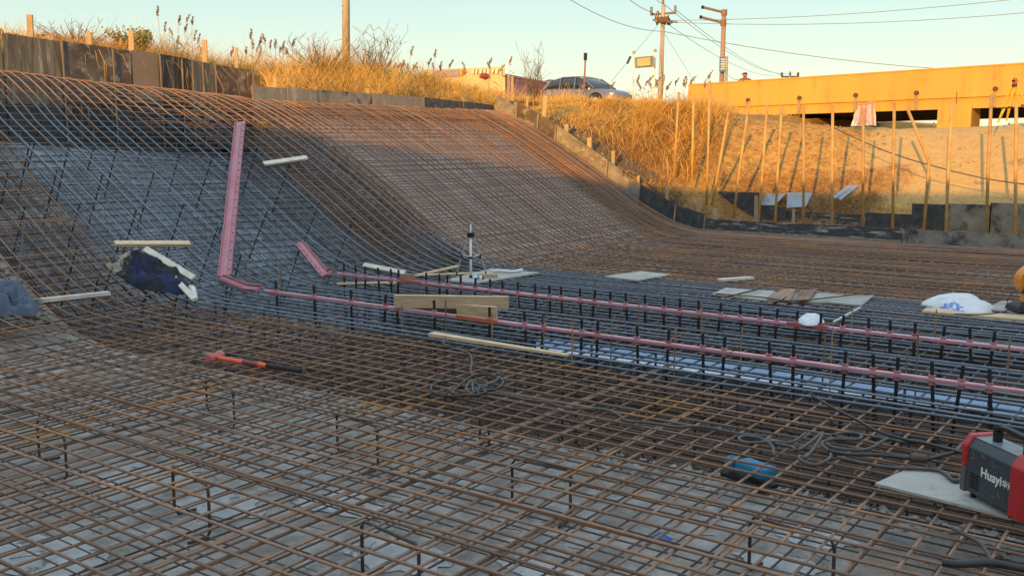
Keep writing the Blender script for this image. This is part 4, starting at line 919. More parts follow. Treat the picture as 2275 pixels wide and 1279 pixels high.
# far utility pole head
Dp = 120; b = at_d(1755, 230, Dp); tp = at_d(1755, 158, Dp); fp = pole_thing('utility_pole', Vector((b.x, b.y, 0)), tp, .16, .12, POLE, 'head of a farther utility pole peeping over the bridge', 'utility pole')
MB().beam(at_d(1736, 171, Dp), at_d(1775, 171, Dp), .16, .16).build('crossarm', BLACK, fp)
for px in (1737, 1755, 1773): q = at_d(px, 168, Dp); MB().tube([q-Vector((0, 0, .1)), q+Vector((0, 0, .35))], .14, 6).build('insulator', INS, fp)
# wires
WIRE = mat('wire', (.26, .28, .29), rough=.6)
def wire(a, b, sag, label, r=.018, n=14):
    r *= .75
    P = [a+(b-a)*(i/n)+Vector((0, 0, -4*sag*(i/n)*(1-i/n))) for i in range(n+1)]
    tag(MB().tube(P, r, 4).build('overhead_wire', WIRE, org=a), label, 'wire', 'overhead wires')
h1 = upt(1447, 27); h2 = upt(1473, 8); h3 = upt(1501, 22)
p1, p2, p3 = at_d(1737, 166, Dp), at_d(1755, 163, Dp), at_d(1773, 166, Dp)
wire(h1, p1, 1.0, 'overhead wire from the left insulator of the utility pole to the farther pole', .02); wire(h2, p2, 1.0, 'overhead wire from the top of the utility pole to the farther pole', .02); wire(h3, p3, 1.0, 'overhead wire from the right insulator of the utility pole to the farther pole', .02)
wire(h1, at_d(1370, -25, 30), .1, 'overhead wire leaving the utility pole up to the left, lower one'); wire(h2, at_d(1440, -25, 30), .1, 'overhead wire leaving the top of the utility pole up to the left')
wire(upt(1488, 46), at_d(2700, -60, 38), .4, 'upper of two level wires running from the utility pole to the right', .016); wire(upt(1495, 50), at_d(2700, -20, 38), .5, 'lower of two level wires running from the utility pole to the right', .016)
wire(at_d(1220, -30, 33), upt(1472, 70), .35, 'wire coming in from the upper left to the middle of the utility pole', .016); wire(upt(1472, 70), at_d(2700, 150, 50), .9, 'long low wire sagging over the bridge to the right edge', .02)
wire(upt(1460, 58), at_d(1358, 182, 38), 0, 'left stay wire of the utility pole', .016); wire(upt(1476, 75), at_d(1545, 185, 50), 0, 'right stay wire of the utility pole', .012)
q = at_d(1397, 134, 42); tag(MB().tube([q-Vector((.08, 0, .14)), q+Vector((.08, 0, .14))], .05, 6).build('stay_insulator', BLACK, org=q), 'dark insulator halfway down the left stay wire', 'insulator')
wire(at_d(1607, 155, 44), at_d(1650, 178, 40), .15, 'loose wire looping from the lamp pole to the bridge parapet', .015)

# ================================================================ ROADSIDE SHOP with banner
SB = thing('roadside_shop', at_d(1100, 250, 60), 'low roadside shop with a red roof and a coloured fascia behind the grass', 'building')
CRM = mat('cream_fascia', (.62, .52, .30), (.55, .47, .28), rough=.6, scale=1)
def qd(c, name, m, th=.12, par=SB):
    n_ = (c[1]-c[0]).cross(c[3]-c[0]).normalized(); n_ = n_ if n_.dot(Vector((0, 0, CAM_H))-c[0]) > 0 else -n_
    q2 = [p_-n_*th for p_ in c]; return MB().add(list(c)+q2, [(0, 1, 2, 3), (7, 6, 5, 4), (0, 4, 5, 1), (1, 5, 6, 2), (2, 6, 7, 3), (3, 7, 4, 0)]).build(name, m, par)
qd([at_d(935, 156, 60), at_d(1122, 148, 60), at_d(1122, 240, 60), at_d(935, 240, 60)], 'fascia', CRM, .5)
qd([at_d(962, 157, 59.9), at_d(1020, 154, 59.9), at_d(1020, 170, 59.9), at_d(962, 172, 59.9)], 'fascia_panel', mat('mauve_panel', (.34, .28, .42), rough=.6), .06)
qd([at_d(1020, 154, 59.85), at_d(1032, 154, 59.85), at_d(1036, 161, 59.85), at_d(1022, 170, 59.85)], 'fascia_mark', mat('amber_panel', (.75, .40, .05), rough=.6), .06)
qd([at_d(1028, 154.5, 59.8), at_d(1033, 155, 59.8), at_d(1034, 161, 59.8), at_d(1026, 167, 59.8)], 'fascia_mark', REDP, .06)
for i, px in enumerate((1048, 1056, 1066, 1074, 1083, 1092, 1101, 1110)): qd([at_d(px, 154+(i % 2)*2, 59.85), at_d(px+5, 153, 59.85), at_d(px+4, 165, 59.85), at_d(px-1, 164, 59.85)], 'fascia_mark', mat('pale_mark', (.78, .72, .55), rough=.6), .05)
RRF = mat('red_roof', (.42, .05, .06), (.34, .04, .05), rough=.5, scale=.6)
qd([at_d(1122, 164, 60), at_d(1240, 186, 66), at_d(1240, 245, 66), at_d(1122, 245, 60)], 'wall', mat('pink_wall', (.42, .20, .19), (.36, .17, .16), rough=.7), .3)
qd([at_d(1070, 162, 59.5), at_d(1244, 187, 65.8), at_d(1244, 193, 65.6), at_d(1070, 170, 59.3)], 'roof', RRF, .2)
qd([at_d(1118, 168, 59.4), at_d(1244, 190.5, 65.4), at_d(1244, 192, 65.4), at_d(1118, 170, 59.4)], 'gutter', mat('dark_red', (.20, .02, .03), rough=.5), .1)

# ================================================================ CAR
def build_car():
    rear = at_d(1224, 215, 44.2); base = Vector((rear.x, rear.y, 3.003)); SCL = .9
    t = thing('parked_car', base, 'silver grey hatchback standing on the road behind the grass', 'car')
    ang = R(-9); ux = Vector((math.cos(ang), math.sin(ang), 0)); uy = Vector((-math.sin(ang), math.cos(ang), 0)); uz = Vector((0, 0, 1))
    W_ = lambda x, y, z: base+(ux*x+uy*y+uz*z)*SCL
    SIL = mat('silver_paint', (.20, .20, .235), (.18, .18, .21), rough=.35, metal=.45, scale=1)
    GL = mat('car_glass', (.015, .02, .028), (.02, .025, .03), rough=.08, scale=1, spec=.9)
    # stations along the body: x, belt half width, floor z, belt z
    st_ = [(0, .72, .42, .92), (.12, .84, .30, 1.02), (.6, .90, .24, 1.04), (1.5, .92, .22, 1.02), (2.6, .92, .22, .99), (3.3, .92, .22, .97), (3.9, .90, .24, .90), (4.35, .82, .28, .78), (4.55, .66, .36, .66)]
    rings = []
    for x, hw, zf_, zb in st_:
        pr = [(-hw*.92, zf_), (-hw, zf_+.14), (-hw*1.01, (zf_+zb)/2), (-hw*.96, zb-.06), (-hw*.86, zb), (0, zb+.03), (hw*.86, zb), (hw*.96, zb-.06), (hw*1.01, (zf_+zb)/2), (hw, zf_+.14), (hw*.92, zf_)]
        rings.append([W_(x, y_, z_) for y_, z_ in pr])
    bd = MB().loft(rings).build('body', SIL, t, smooth=True)
    g = [(.18, .74, 1.03, 0), (.62, .66, 1.44, 0), (1.25, .62, 1.56, 0), (2.2, .60, 1.55, 0), (2.75, .63, 1.43, 0), (3.45, .76, .98, 0)]
    rg_ = []
    for x, hw, zt, _ in g:
        zb = .98; s_ = (zt-zb)
        rg_.append([W_(x, -.80, zb-.03), W_(x, -.80+(.80-hw)*.9 if s_ > .1 else -.78, zb+s_*.9), W_(x, -hw*.8, zt), W_(x, 0, zt+.02), W_(x, hw*.8, zt), W_(x, .80-(.80-hw)*.9 if s_ > .1 else .78, zb+s_*.9), W_(x, .80, zb-.03)])
    MB().loft(rg_).build('cabin_glass', GL, t, smooth=True)
    rf = MB(); rr_ = []
    for x, hw, zt in ((.40, .60, 1.40), (.62, .60, 1.475), (1.25, .60, 1.60), (2.2, .58, 1.59), (2.62, .58, 1.50)):
        rr_.append([W_(x, -hw-.03, zt-.05), W_(x, -hw*.8, zt), W_(x, 0, zt+.02), W_(x, hw*.8, zt), W_(x, hw+.03, zt-.05), W_(x, 0, zt-.06)])
    rf.loft(rr_).build('roof', SIL, t, smooth=True)
    MB().beam(W_(.22, 0, 1.46), W_(.48, 0, 1.49), 1.15, .035).build('spoiler', SIL, t)
    for s_ in (-1, 1):
        for (xa, za, xb, zb, wd) in ((.22, 1.02, .62, 1.44, .13), (1.28, 1.0, 1.25, 1.53, .06), (2.22, 1.0, 2.18, 1.53, .06), (3.42, .98, 2.62, 1.48, .06)):
            MB().beam(W_(xa, s_*.80, za), W_(xb, s_*.645, zb), wd, .03, up=uy).build('pillar', SIL, t)
        mr_ = MB().box(W_(2.95, s_*.98, 1.06), (.16, .18, .13), rz=ang).build('mirror', SIL, t, bevel=.03)
        MB().beam(W_(1.35, s_*.935, .80), W_(1.6, s_*.94, .80), .03, .03).build('door_handle', BLACK, t); MB().beam(W_(2.3, s_*.935, .80), W_(2.55, s_*.94, .80), .03, .03).build('door_handle', BLACK, t)
        MB().box(W_(4.33, s_*.66, .68), (.25, .22, .13), rz=ang).build('headlight', WHITE, t, bevel=.03)
        MB().box(W_(.10, s_*.68, .92), (.14, .24, .16), rz=ang).build('tail_light', REDP, t, bevel=.02)
        for xw in (.85, 3.62):
            wh = MB().tube([W_(xw, s_*.74, .33), W_(xw, s_*.93, .33)], .33, 24).build('wheel', RUBBER, t)
            MB().tube([W_(xw, s_*.90, .33), W_(xw, s_*.945, .33)], .21, 14).build('rim', ALU, wh)
            MB().tube([W_(xw, s_*.70, .36), W_(xw, s_*.932, .36)], .39, 24).build('wheel_arch', BLACK, t)
build_car()

# ================================================================ PERSON behind the parapet
def person():
    c = at_Y(1655, 172, 39.6); feet = Vector((c.x, 39.6, 3.2)); 
    t = thing('person', feet, 'person in a reddish coat and dark cap standing behind the bridge parapet', 'person')
    H = .82*1.75; 
    def P_(x, y, z): return feet+Vector((x, y, z))
    COAT = mat('red_brown_coat', (.30, .09, .06), (.22, .07, .05), rough=.9, scale=6); SKIN = mat('skin', (.40, .22, .15), rough=.6)
    sk = MB()
    def ring(z, a, b_, ox=0, oy=0, n=14): return [P_(ox+a*math.cos(2*math.pi*i/n), oy+b_*math.sin(2*math.pi*i/n), z) for i in range(n)]
    S = .74
    body = [ring(.0, .10, .08, -.09), ring(.45*S, .13, .10, -.03), ring(.85*S, .19, .14), ring(1.0*S, .20, .15), ring(1.2*S, .19, .14), ring(1.38*S, .235, .15), ring(1.48*S, .20, .12), ring(1.53*S, .09, .08), ring(1.57*S, .06, .06, 0, .01), ring(1.62*S, .075, .085, 0, -.01), ring(1.68*S, .085, .105), ring(1.76*S, .083, .10), ring(1.80*S, .05, .06)]
    MB().loft(body).build('body', COAT, t, smooth=True)
    MB().loft([ring(1.595*S, .072, .085, 0, -.012), ring(1.63*S, .086, .10, 0, -.012), ring(1.70*S, .092, .11, 0, -.004), ring(1.73*S, .09, .105)]).build('face', SKIN, t, smooth=True)
    MB().loft([ring(1.715*S, .10, .12), ring(1.76*S, .098, .115), ring(1.81*S, .07, .08), ring(1.825*S, .02, .02)]).build('cap', mat('dark_cap', (.06, .05, .03), rough=.9), t, smooth=True)
    MB().box(P_(-.10, -.03, 1.725*S), (.12, .13, .015), rz=.2).build('cap_peak', mat('dark_cap', (.06, .05, .03)), t)
    for s_ in (-1, 1): MB().tube([P_(s_*.21, 0, 1.43*S), P_(s_*.29, -.03, 1.18*S), P_(s_*.20, -.22, 1.02*S)], .065, 8, r2=.04).build('sleeve', COAT, t, smooth=True)
person()

# ================================================================ TIMBER, BOARDS AND SHEETS ON THE MESH
def plank(p, q, wd, th, m, label, cat='plank', up=(0, 0, 1), name='plank', taper=1.0, lift=0.0):
    p = Vector(p)+Vector((0, 0, lift)); q = Vector(q)+Vector((0, 0, lift))
    return tag(MB().beam(p, q, wd, th, up=up, taper=taper).build(name, m, org=p, bevel=.003), label, cat)
def m_(x, y, off=.02): return at_mesh(x, y, off)
nup = Vector((.4, -.5, .8))
plank(m_(586, 364, .05), m_(682, 350, .05), .085, .03, WOODW, 'short whitened plank lying on the slope mesh right of the wide pink channel', up=nup)
plank(m_(255, 541, .06), m_(421, 541, .06), .075, .04, WOOD, 'level pale plank lying across the slope above the dark jacket', up=nup)
plank(m_(322, 553, .05), m_(430, 618, .05), .08, .035, WOODW, 'pale plank slanting down beside the dark jacket', up=nup)
plank(m_(378, 608, .06), m_(432, 665, .04), .06, .035, WOODW, 'short stick with a white rag on its end poking out below the dark jacket', up=nup)
plank(m_(90, 667, .03), m_(242, 651, .03), .085, .04, WOODW, 'pale plank with a weathered edge lying right of the blue grey jacket')
plank(m_(808, 588, .04), m_(900, 606, .04), .07, .025, WOODW, 'left one of two crossed planks behind the farther rail', up=nup)
plank(m_(925, 612, .03), m_(1018, 591, .03), .05, .025, WOOD, 'right one of two crossed planks behind the farther rail')
plank(m_(905, 612, .03), m_(1075, 606, .02), .05, .02, WOOD, 'long thin lath lying between the crossed planks and the laser tripod')
plank(at_z(748, 630, .03), at_z(862, 628, .03), .06, .02, WOOD, 'thin lath lying between the two rails on the left')
plank(at_z(862, 630, .03), at_z(905, 622, .03), .06, .02, WOOD, 'short lath meeting the thin one between the rails')
tag(MB().box(at_z(905, 618, .17), (.16, .03, .10), rz=.5).build('rusty_plate', RUST, org=at_z(905, 618, .13), bevel=.004), 'small rusty plate standing on the red sleeve of the farther rail', 'plate')
a = at_z(873, 683, .16); b = at_z(1127, 687, .16)
plank(a+Vector((0, .02, .06)), b+Vector((0, .02, .06)), .03, .125, WOOD, 'long wide board set on edge behind the nearer rail, the upper one', up=(0, -.2, 1))
a = at_z(1020, 697, .10); b = at_z(1108, 703, .10)
plank(a+Vector((0, -.03, .04)), b+Vector((0, -.03, .04)), .03, .12, WOOD, 'shorter board set on edge below the long one behind the nearer rail', up=(0, -.2, 1))
a = at_z(873, 684, .09); b = at_z(1015, 690, .09)
plank(a+Vector((0, .06, .02)), b+Vector((0, .06, .0)), .03, .09, DW, 'dark underside board half hidden below the long wide board', up=(0, -.2, 1))
plank(at_z(958, 742, .03), at_z(1262, 789, .03), .085, .035, WOOD, 'long pale plank lying along the mesh in front of the nearer rail', taper=.55)
plank(at_z(1598, 622, .03), at_z(1671, 617, .03), .10, .03, WOODW, 'short pale plank alone on the far rusty mesh')
sheet('plywood_sheet', [at_z(988, 622, .03), at_z(1058, 628, .03), at_z(1200, 605, .03), at_z(1092, 596, .03)], .018, PLYG, 'grey green plywood sheet under the laser tripod', 'plywood sheet')
sheet('plywood_sheet', [at_z(1343, 613, .03), at_z(1416, 622, .03), at_z(1491, 609, .03), at_z(1425, 602, .03)], .018, PLYG, 'pale plywood sheet lying alone behind the farther rail', 'plywood sheet')
sheet('plywood_sheet', [at_z(1582, 652, .03), at_z(1700, 666, .03), at_z(1722, 646, .03), at_z(1612, 639, .03)], .018, PLYG, 'pale plywood sheet at the left of the bundle of rusty flats', 'plywood sheet')
sheet('plywood_sheet', [at_z(1795, 669, .03), at_z(1915, 677, .03), at_z(1942, 656, .03), at_z(1815, 652, .03)], .018, PLYG, 'pale plywood sheet at the right of the bundle of rusty flats', 'plywood sheet', warp=.02, n=6)
sheet('plywood_sheet', [at_z(1690, 667, .018), at_z(1800, 672, .018), at_z(1830, 653, .018), at_z(1712, 648, .018)], .012, PLYG, 'grey plywood sheet under the bundle of rusty flats', 'plywood sheet')
sheet('plywood_sheet', [at_z(2188, 685, .03), at_z(2290, 698, .03), at_z(2330, 668, .03), at_z(2225, 668, .03)], .015, PLYG, 'pale sheet at the right edge under the orange tool', 'plywood sheet')
sheet('board', [at_z(2048, 690, .025), at_z(2330, 714, .025), at_z(2330, 704, .025), at_z(2060, 682, .025)], .02, WOOD, 'long thin board under the large white sack reaching the right edge', 'board')
fg = 'rusty flat bars laid across the plywood behind the farther rail'
for (xa, xb) in ((1700, 1738), (1706, 1745), (1714, 1752), (1720, 1757), (1727, 1750), (1733, 1762), (1745, 1763), (1752, 1764), (1768, 1783), (1775, 1792), (1781, 1800), (1788, 1806), (1792, 1813)):
    plank(at_z(xa, 667+jit(2), .055), at_z(xb, 643+jit(2), .05), .035, .008, RUST, 'narrow rusty flat bar in the loose bundle on the plywood behind the farther rail', 'flat bar', name='flat_bar')['group'] = fg
plank(at_z(1852, 716, .03), at_z(1911, 684, .03), .022, .022, ALU, 'straight grey aluminium bar lying askew on the mesh right of the small white bag', 'bar', name='metal_bar')
cable('rebar_offcut', [at_z(1590, 652, .06), at_z(1690, 660, .07), at_z(1760, 668, .06), at_z(1850, 660, .06), at_z(1935, 650, .05)], .008, RUSTD, 'loose bent bar lying over the sheets and flat bars', 'bar')
cable('rebar_offcut', [at_z(1612, 660, .06), at_z(1690, 641, .06)], .01, RUSTD, 'short loose bar lying over the left plywood sheet', 'bar')

# big plywood under the welder
sheet('plywood_sheet', [at_z(1944, 1072, .028), at_z(2310, 1163, .028), at_z(2420, 1090, .028), at_z(2017, 1040, .028)], .014, PLYG, 'pale grey plywood sheet lying on the mesh under the red and black welder', 'plywood sheet')

# blue strip of foil in the trench, seen through the mesh
BLF = mat('blue_foil', (.42, .60, .85), (.34, .50, .74), rough=.35, scale=3, bump=.2, bscale=14); WHF = mat('white_foil', (.82, .86, .90), (.70, .76, .82), rough=.35, scale=3, bump=.2, bscale=14)
fz = -.28
def foil(x0p, y0p, x1p, y1p, dy0, dy1, z0, z1, m, lab, name):
    a = at_z(x0p, y0p, fz); b = at_z(x1p, y1p, fz); n_ = 26; V = []; F = []
    for i in range(n_+1):
        t_ = i/n_; p = a+(b-a)*t_; wv = .012*math.sin(i*1.7)+jit(.006)
        V += [(p.x, p.y+dy0+wv, z0), (p.x, p.y+dy1+wv, z1)]
    for i in range(n_): F.append((i*2, i*2+2, i*2+3, i*2+1))
    V2 = [(x_, y_+.004, z_-.006) for x_, y_, z_ in V]; n2 = len(V); F += [tuple(n2+q for q in f[::-1]) for f in F]
    tag(MB().add(V+V2, F).build(name, m, org=V[0]), lab, 'foil strip')
foil(1185, 766, 2330, 930, .03, .075, fz, fz+.07, BLF, 'long blue foil faced strip standing in the trench under the mesh', 'foil_strip')
foil(1185, 766, 2330, 930, -.09, .026, fz-.005, fz-.005, WHF, 'long white foil strip lying in the trench in front of the blue one', 'foil_strip')
BT = mat('blue_tarp', (.03, .30, .55), (.02, .22, .45), rough=.5, scale=6)
# blue pump under the mesh
q0 = at_z(1672, 1035, -.17); pb = thing('blue_pump', q0-Vector((0, 0, .1)), 'bright blue box shaped pump lying under the rusty mesh at lower right', 'pump')
MB().box(q0+Vector((.02, 0, -.01)), (.23, .12, .07), rz=-.35).build('housing', BT, pb, bevel=.02)
MB().tube([q0+Vector((-.175, .06, -.02)), q0+Vector((-.12, .04, -.02))], .036, 12).build('motor', BT, pb, smooth=False)
for dx in (-.16, -.14): MB().tube([q0+Vector((dx, .06, -.02)), q0+Vector((dx+.012, .055, -.02))], .042, 12).build('fin', BT, pb)
MB().box(q0+Vector((-.02, 0, -.085)), (.34, .12, .02), rz=-.35).build('foot', BLACK, pb)
q0 = at_z(1465, 1196, -.27); tag(MB().add([q0+Vector((-.05, 0, .0)), q0+Vector((.05, -.02, .012)), q0+Vector((.06, .03, .004)), q0+Vector((-.02, .045, .018)), q0+Vector((-.05, 0, -.006)), q0+Vector((.05, -.02, .006)), q0+Vector((.06, .03, -.002)), q0+Vector((-.02, .045, .01))], [(0, 1, 2, 3), (7, 6, 5, 4), (0, 4, 5, 1), (1, 5, 6, 2), (2, 6, 7, 3), (3, 7, 4, 0)]).build('scrap', mat('blue_scrap', (.03, .12, .45), rough=.5), org=q0), 'small crumpled dark blue scrap on the concrete under the near mesh', 'scrap')
# flat pale foil patches on the near floor
FOILM = mat('pale_film', (.50, .52, .52), (.36, .38, .385), rough=.3, scale=7, detail=9, c3=(.14, .13, .12), s3=9, t3=(.56, .64), bump=.2, bscale=20)
def patch(px, py, rx, ry, lab, seed):
    c = at_z(px, py, -.30); rn = random.Random(seed); n_ = 26; V = [c+Vector((0, 0, .010))]
    for i in range(n_):
        a = 2*math.pi*i/n_; r_ = .75+.35*rn.random(); x_ = c.x+rx*r_*math.cos(a)*.8-ry*math.sin(a)*r_*.3; y_ = c.y+ry*r_*math.sin(a)+rx*.15*math.cos(a)
        V.append(Vector((x_, y_, float(cz(np.array(x_), np.array(y_)))+.006)))
    V[0].z = float(cz(np.array(c.x), np.array(c.y)))+.008
    tag(MB().add(V, [(0, i+1, (i+1) % n_+1) for i in range(n_)]).build('plastic_film', FOILM, org=c), lab, 'plastic film')
patch(330, 1060, .42, .25, 'torn pale film on the concrete round the left of centre chair', 1); patch(490, 1125, .34, .18, 'torn pale film in front of the left of centre chair', 2)
patch(110, 1235, .45, .22, 'pale wet looking film in the bottom left corner', 3); patch(760, 1120, .4, .16, 'torn pale film right of the middle left patch', 4); patch(880, 1235, .38, .17, 'pale film under the chair at the bottom middle', 5)
patch(1810, 1195, .26, .12, 'torn film with dark specks under the bottom right chair', 6); patch(1740, 1250, .3, .10, 'torn film at the lower right edge of the near floor', 7); patch(1200, 1265, .3, .1, 'pale film at the bottom edge right of centre', 8)

# ================================================================ LASER TRIPOD
def laser_tripod():
    b = at_z(1046, 617, .03); t = thing('laser_tripod', b, 'small aluminium tripod with a white centre column standing on the grey green sheet', 'tripod')
    rt = Vector((math.cos(AZ), math.sin(AZ), 0)); fw = Vector((-math.sin(AZ), math.cos(AZ), 0)); uz = Vector((0, 0, 1))
    Pq = lambda x, y, z: b+rt*x+fw*y+uz*z
    MB().tube([Pq(0, 0, .02), Pq(0, .03, .50)], .016, 12).build('front_leg', WHITE, t, smooth=True)
    MB().tube([Pq(0, -.003, -.0), Pq(0, 0, .03)], .021, 10).build('foot', BLACK, t)
    MB().tube([Pq(0, .04, .47), Pq(0, .04, .66)], .010, 10).build('column', WHITE, t, smooth=True)
    MB().tube([Pq(0, .035, .50), Pq(0, .035, .56)], .038, 12).build('collar', BLACK, t); MB().tube([Pq(0, .02, .235), Pq(0, .02, .262)], .026, 12).build('spreader_ring', BLACK, t)
    for s_ in (-1, 1):
        kn = Pq(s_*.115, .09, .27); MB().box(Pq(s_*.032, .04, .53), (.03, .03, .05), rz=AZ).build('hinge', BLACK, t)
        lg = MB().tube([Pq(s_*.032, .045, .515), kn], .0105, 8).build('leg', ALU, t); MB().tube([kn, Pq(s_*.18, .15, .06)], .009, 8).build('lower_leg', ALU, lg); MB().tube([kn+uz*.02, kn-uz*.045], .012, 8).build('leg_clamp', BLACK, lg); MB().tube([Pq(s_*.18, .15, .06), Pq(s_*.185, .155, .02)], .009, 8).build('foot', BLACK, lg)
        MB().tube([kn+uz*.012, Pq(0, .02, .25)], .007, 6).build('brace', ALU, t)
laser_tripod()
q = at_z(1062, 617, .05); bt = thing('small_bottle', q-Vector((0, 0, .02)), 'small white bottle with a blue patch lying beside the laser tripod', 'bottle')
d = Vector((math.cos(AZ), math.sin(AZ), 0)); MB().tube([q-d*.045, q-d*.04, q+d*.045, q+d*.05], .028, 12).build('bottle_body', WHITE, bt); MB().tube([q-d*.012, q+d*.02], .0285, 12).build('blue_label', mat('cyan', (.02, .35, .65), rough=.5), bt); MB().tube([q+d*.052, q+d*.072], .02, 10).build('cap', BLACK, bt)
q = at_z(1084, 613, .05); plank(q-d*.13, q+d*.12, .07, .045, WOODO, 'short brown block of timber lying behind the small bottle', 'block')
cable('rag_strip', [at_z(1096, 602, .05), at_z(1110, 601, .06), at_z(1140, 603, .05), at_z(1160, 599, .06)], .02, WHITE, 'rolled white strip lying on the back of the grey green sheet', 'rolled strip')

# ================================================================ SLEDGEHAMMER
def hammer():
    a = at_z(478, 800, .035); b = at_z(668, 829, .03); t = thing('sledgehammer', a, 'sledgehammer with a faded red head and an orange and black handle lying on the mesh', 'hammer')
    d = (b-a).normalized(); L_ = (b-a).length; n_ = Vector((-d.y, d.x, 0))
    HR = mat('faded_red_head', (.55, .16, .16), (.42, .11, .11), rough=.6, scale=20, bump=.2); OR = mat('orange_grip', (.85, .13, .04), (.75, .10, .03), rough=.45, scale=12)
    hh = []
    for s_, r_ in ((-.085, .028), (-.078, .034), (-.035, .034), (-.02, .029), (.02, .029), (.035, .034), (.078, .034), (.085, .028)):
        c = a+n_*s_*.9+Vector((0, 0, .028)) 
        hh.append([c+(d*math.cos(math.pi/4*k_+.39)+Vector((0, 0, 1))*math.sin(math.pi/4*k_+.39))*r_*1.1 for k_ in range(8)])
    MB().loft(hh).build('head', HR, t)
    def seg(f0_, f1_, r_, m, nm): 
        p, q = a+d*L_*f0_+Vector((0, 0, .022)), a+d*L_*f1_+Vector((0, 0, .018)); MB().tube([p, p+(q-p)*.04, p+(q-p)*.96, q], r_, 10).build(nm, m, t, smooth=True)
    seg(-.06, .03, .017, OR, 'wedge_end'); seg(.03, .34, .0185, OR, 'handle'); seg(.34, .52, .0165, mat('dark_red_grip', (.30, .05, .05), rough=.5), 'handle'); seg(.52, .62, .0185, OR, 'handle'); seg(.62, 1.0, .020, RUBBER, 'rubber_grip')
    for k_ in range(6): seg(.66+k_*.055, .675+k_*.055, .0215, RUBBER, 'grip_ring')
hammer()

# ================================================================ CABLES
zc_ = .028
cable('wire_coil', [at_z(990, 748, .05), at_z(985, 762, .03), at_z(1005, 772, zc_), at_z(1030, 780, zc_), at_z(1042, 785, zc_), at_z(1048, 800, zc_), at_z(1046, 826, zc_), at_z(1060, 840, zc_), at_z(1082, 848, zc_), at_z(1078, 858, .03), at_z(1055, 862, .03), at_z(1040, 870, .02)], .008, CABLE, 'thin grey cable running down from the long plank to the coil', 'cable')
def loopc(cx_, cy_, rx, ry, a0, a1, n_, z=.03): return [at_z(cx_+rx*math.cos(a0+(a1-a0)*i/n_)+jit(2), cy_+ry*math.sin(a0+(a1-a0)*i/n_)+jit(1), z+random.uniform(-.004, .012)) for i in range(n_+1)]
cable('wire_coil', loopc(1010, 862, 55, 17, .3, 6.6, 12)+loopc(1040, 868, 38, 10, 1, 9, 10)+loopc(1075, 850, 42, 18, 3.5, 8.5, 8), .009, CABLED, 'tangled coil of dark cable lying on the middle of the near mesh', 'cable coil')
cable('cable', [at_z(1110, 836, .03), at_z(1095, 850, .03), at_z(1065, 858, .03), at_z(1052, 872, .03), at_z(1048, 845, .06), at_z(1035, 865, .04), at_z(1060, 880, .02)], .010, CABLE, 'pale stiff loop of cable at the heart of the coil', 'cable')
cable('cable', [at_z(x_, y_, .022) for x_, y_ in ((1075, 873), (1110, 875), (1175, 888), (1215, 893), (1262, 906), (1335, 908), (1372, 920), (1392, 934), (1440, 938), (1500, 947), (1560, 947), (1640, 962), (1700, 968))], .009, CABLE, 'long grey cable running right from the coil across the mesh', 'cable')
G = [(1640, 968), (1655, 985), (1690, 983), (1715, 990), (1720, 1012)]
cable('cable', [at_z(1720, 1012, .03), at_z(1715, 990, .04), at_z(1690, 973, .04), at_z(1652, 968, .04), at_z(1642, 975, .04), at_z(1660, 983, .04), at_z(1720, 980, .04), at_z(1758, 982, .04), at_z(1790, 962, .05)], .0095, CABLE, 'grey cable in an open loop beside the blue pump', 'cable')
cable('cable', [at_z(x_, y_, .04) for x_, y_ in ((1722, 985), (1760, 992), (1770, 1000), (1800, 982), (1828, 960), (1815, 985), (1790, 1015), (1775, 1012), (1780, 1022), (1810, 1032), (1840, 1020), (1845, 1005), (1825, 985), (1850, 975), (1905, 975), (1912, 965), (1880, 960), (1850, 965))], .0095, CABLE, 'grey cable tangled in pointed loops in the middle of the cable heap', 'cable')
cable('cable', [at_z(x_, y_, .045) for x_, y_ in ((1835, 985), (1860, 995), (1925, 998), (1970, 975), (2000, 980), (2040, 982), (2090, 992), (2140, 1003))], .0095, CABLE, 'thick grey cable running from the heap up to the welder', 'cable')
cable('cable', [at_z(x_, y_, .05) for x_, y_ in ((1840, 1000), (1880, 1008), (1950, 1010), (2010, 1016), (2060, 1018), (2095, 1010), (2140, 1000))], .0105, CABLED, 'thick black cable running level from the heap to the welder', 'cable')
a = at_z(2022, 1016, .055); b = at_z(2058, 1018, .055); tag(MB().tube([a, b], .024, 12).build('cable_joint', mat('joint_brown', (.10, .07, .06), rough=.7), org=a), 'brown taped joint on the black cable near the welder', 'cable joint')
cable('cable', [at_z(x_, y_, .06) for x_, y_ in ((1805, 878), (1850, 905), (1900, 930), (1950, 957), (2010, 975), (2060, 985), (2140, 1005))], .009, CABLED, 'thin dark cable coming straight down from the trench to the welder', 'cable')
cable('cable', [at_z(x_, y_, .04) for x_, y_ in ((1860, 1015), (1930, 1030), (1985, 1038), (2040, 1040), (2090, 1046), (2120, 1068), (2135, 1060), (2110, 1055))], .010, CABLE, 'grey cable curling past the top of the plywood sheet', 'cable')
cable('hose', [at_z(x_, y_, .04) for x_, y_ in ((2115, 1172), (2150, 1190), (2180, 1208), (2198, 1235), (2205, 1250))], .0095, CABLE, 'short bent grey hose in the bottom right corner', 'hose')
cable('hose', [at_z(x_, y_, .04) for x_, y_ in ((2093, 1248), (2130, 1252), (2205, 1250), (2290, 1266), (2330, 1275))], .016, CABLED, 'thick black hose in the bottom right corner', 'hose')
cable('cord', [at_mesh(x_, y_, .03) for x_, y_ in ((70, 545), (140, 497), (200, 460), (290, 400), (380, 345), (440, 322), (520, 275))], .005, CABLE, 'thin grey cord stretched up across the slope mesh', 'cord')
cable('cord', [at_mesh(x_, y_, .03) for x_, y_ in ((52, 500), (48, 560), (42, 600), (38, 650))], .008, CABLE, 'grey cord hanging down the left side of the slope', 'cord')

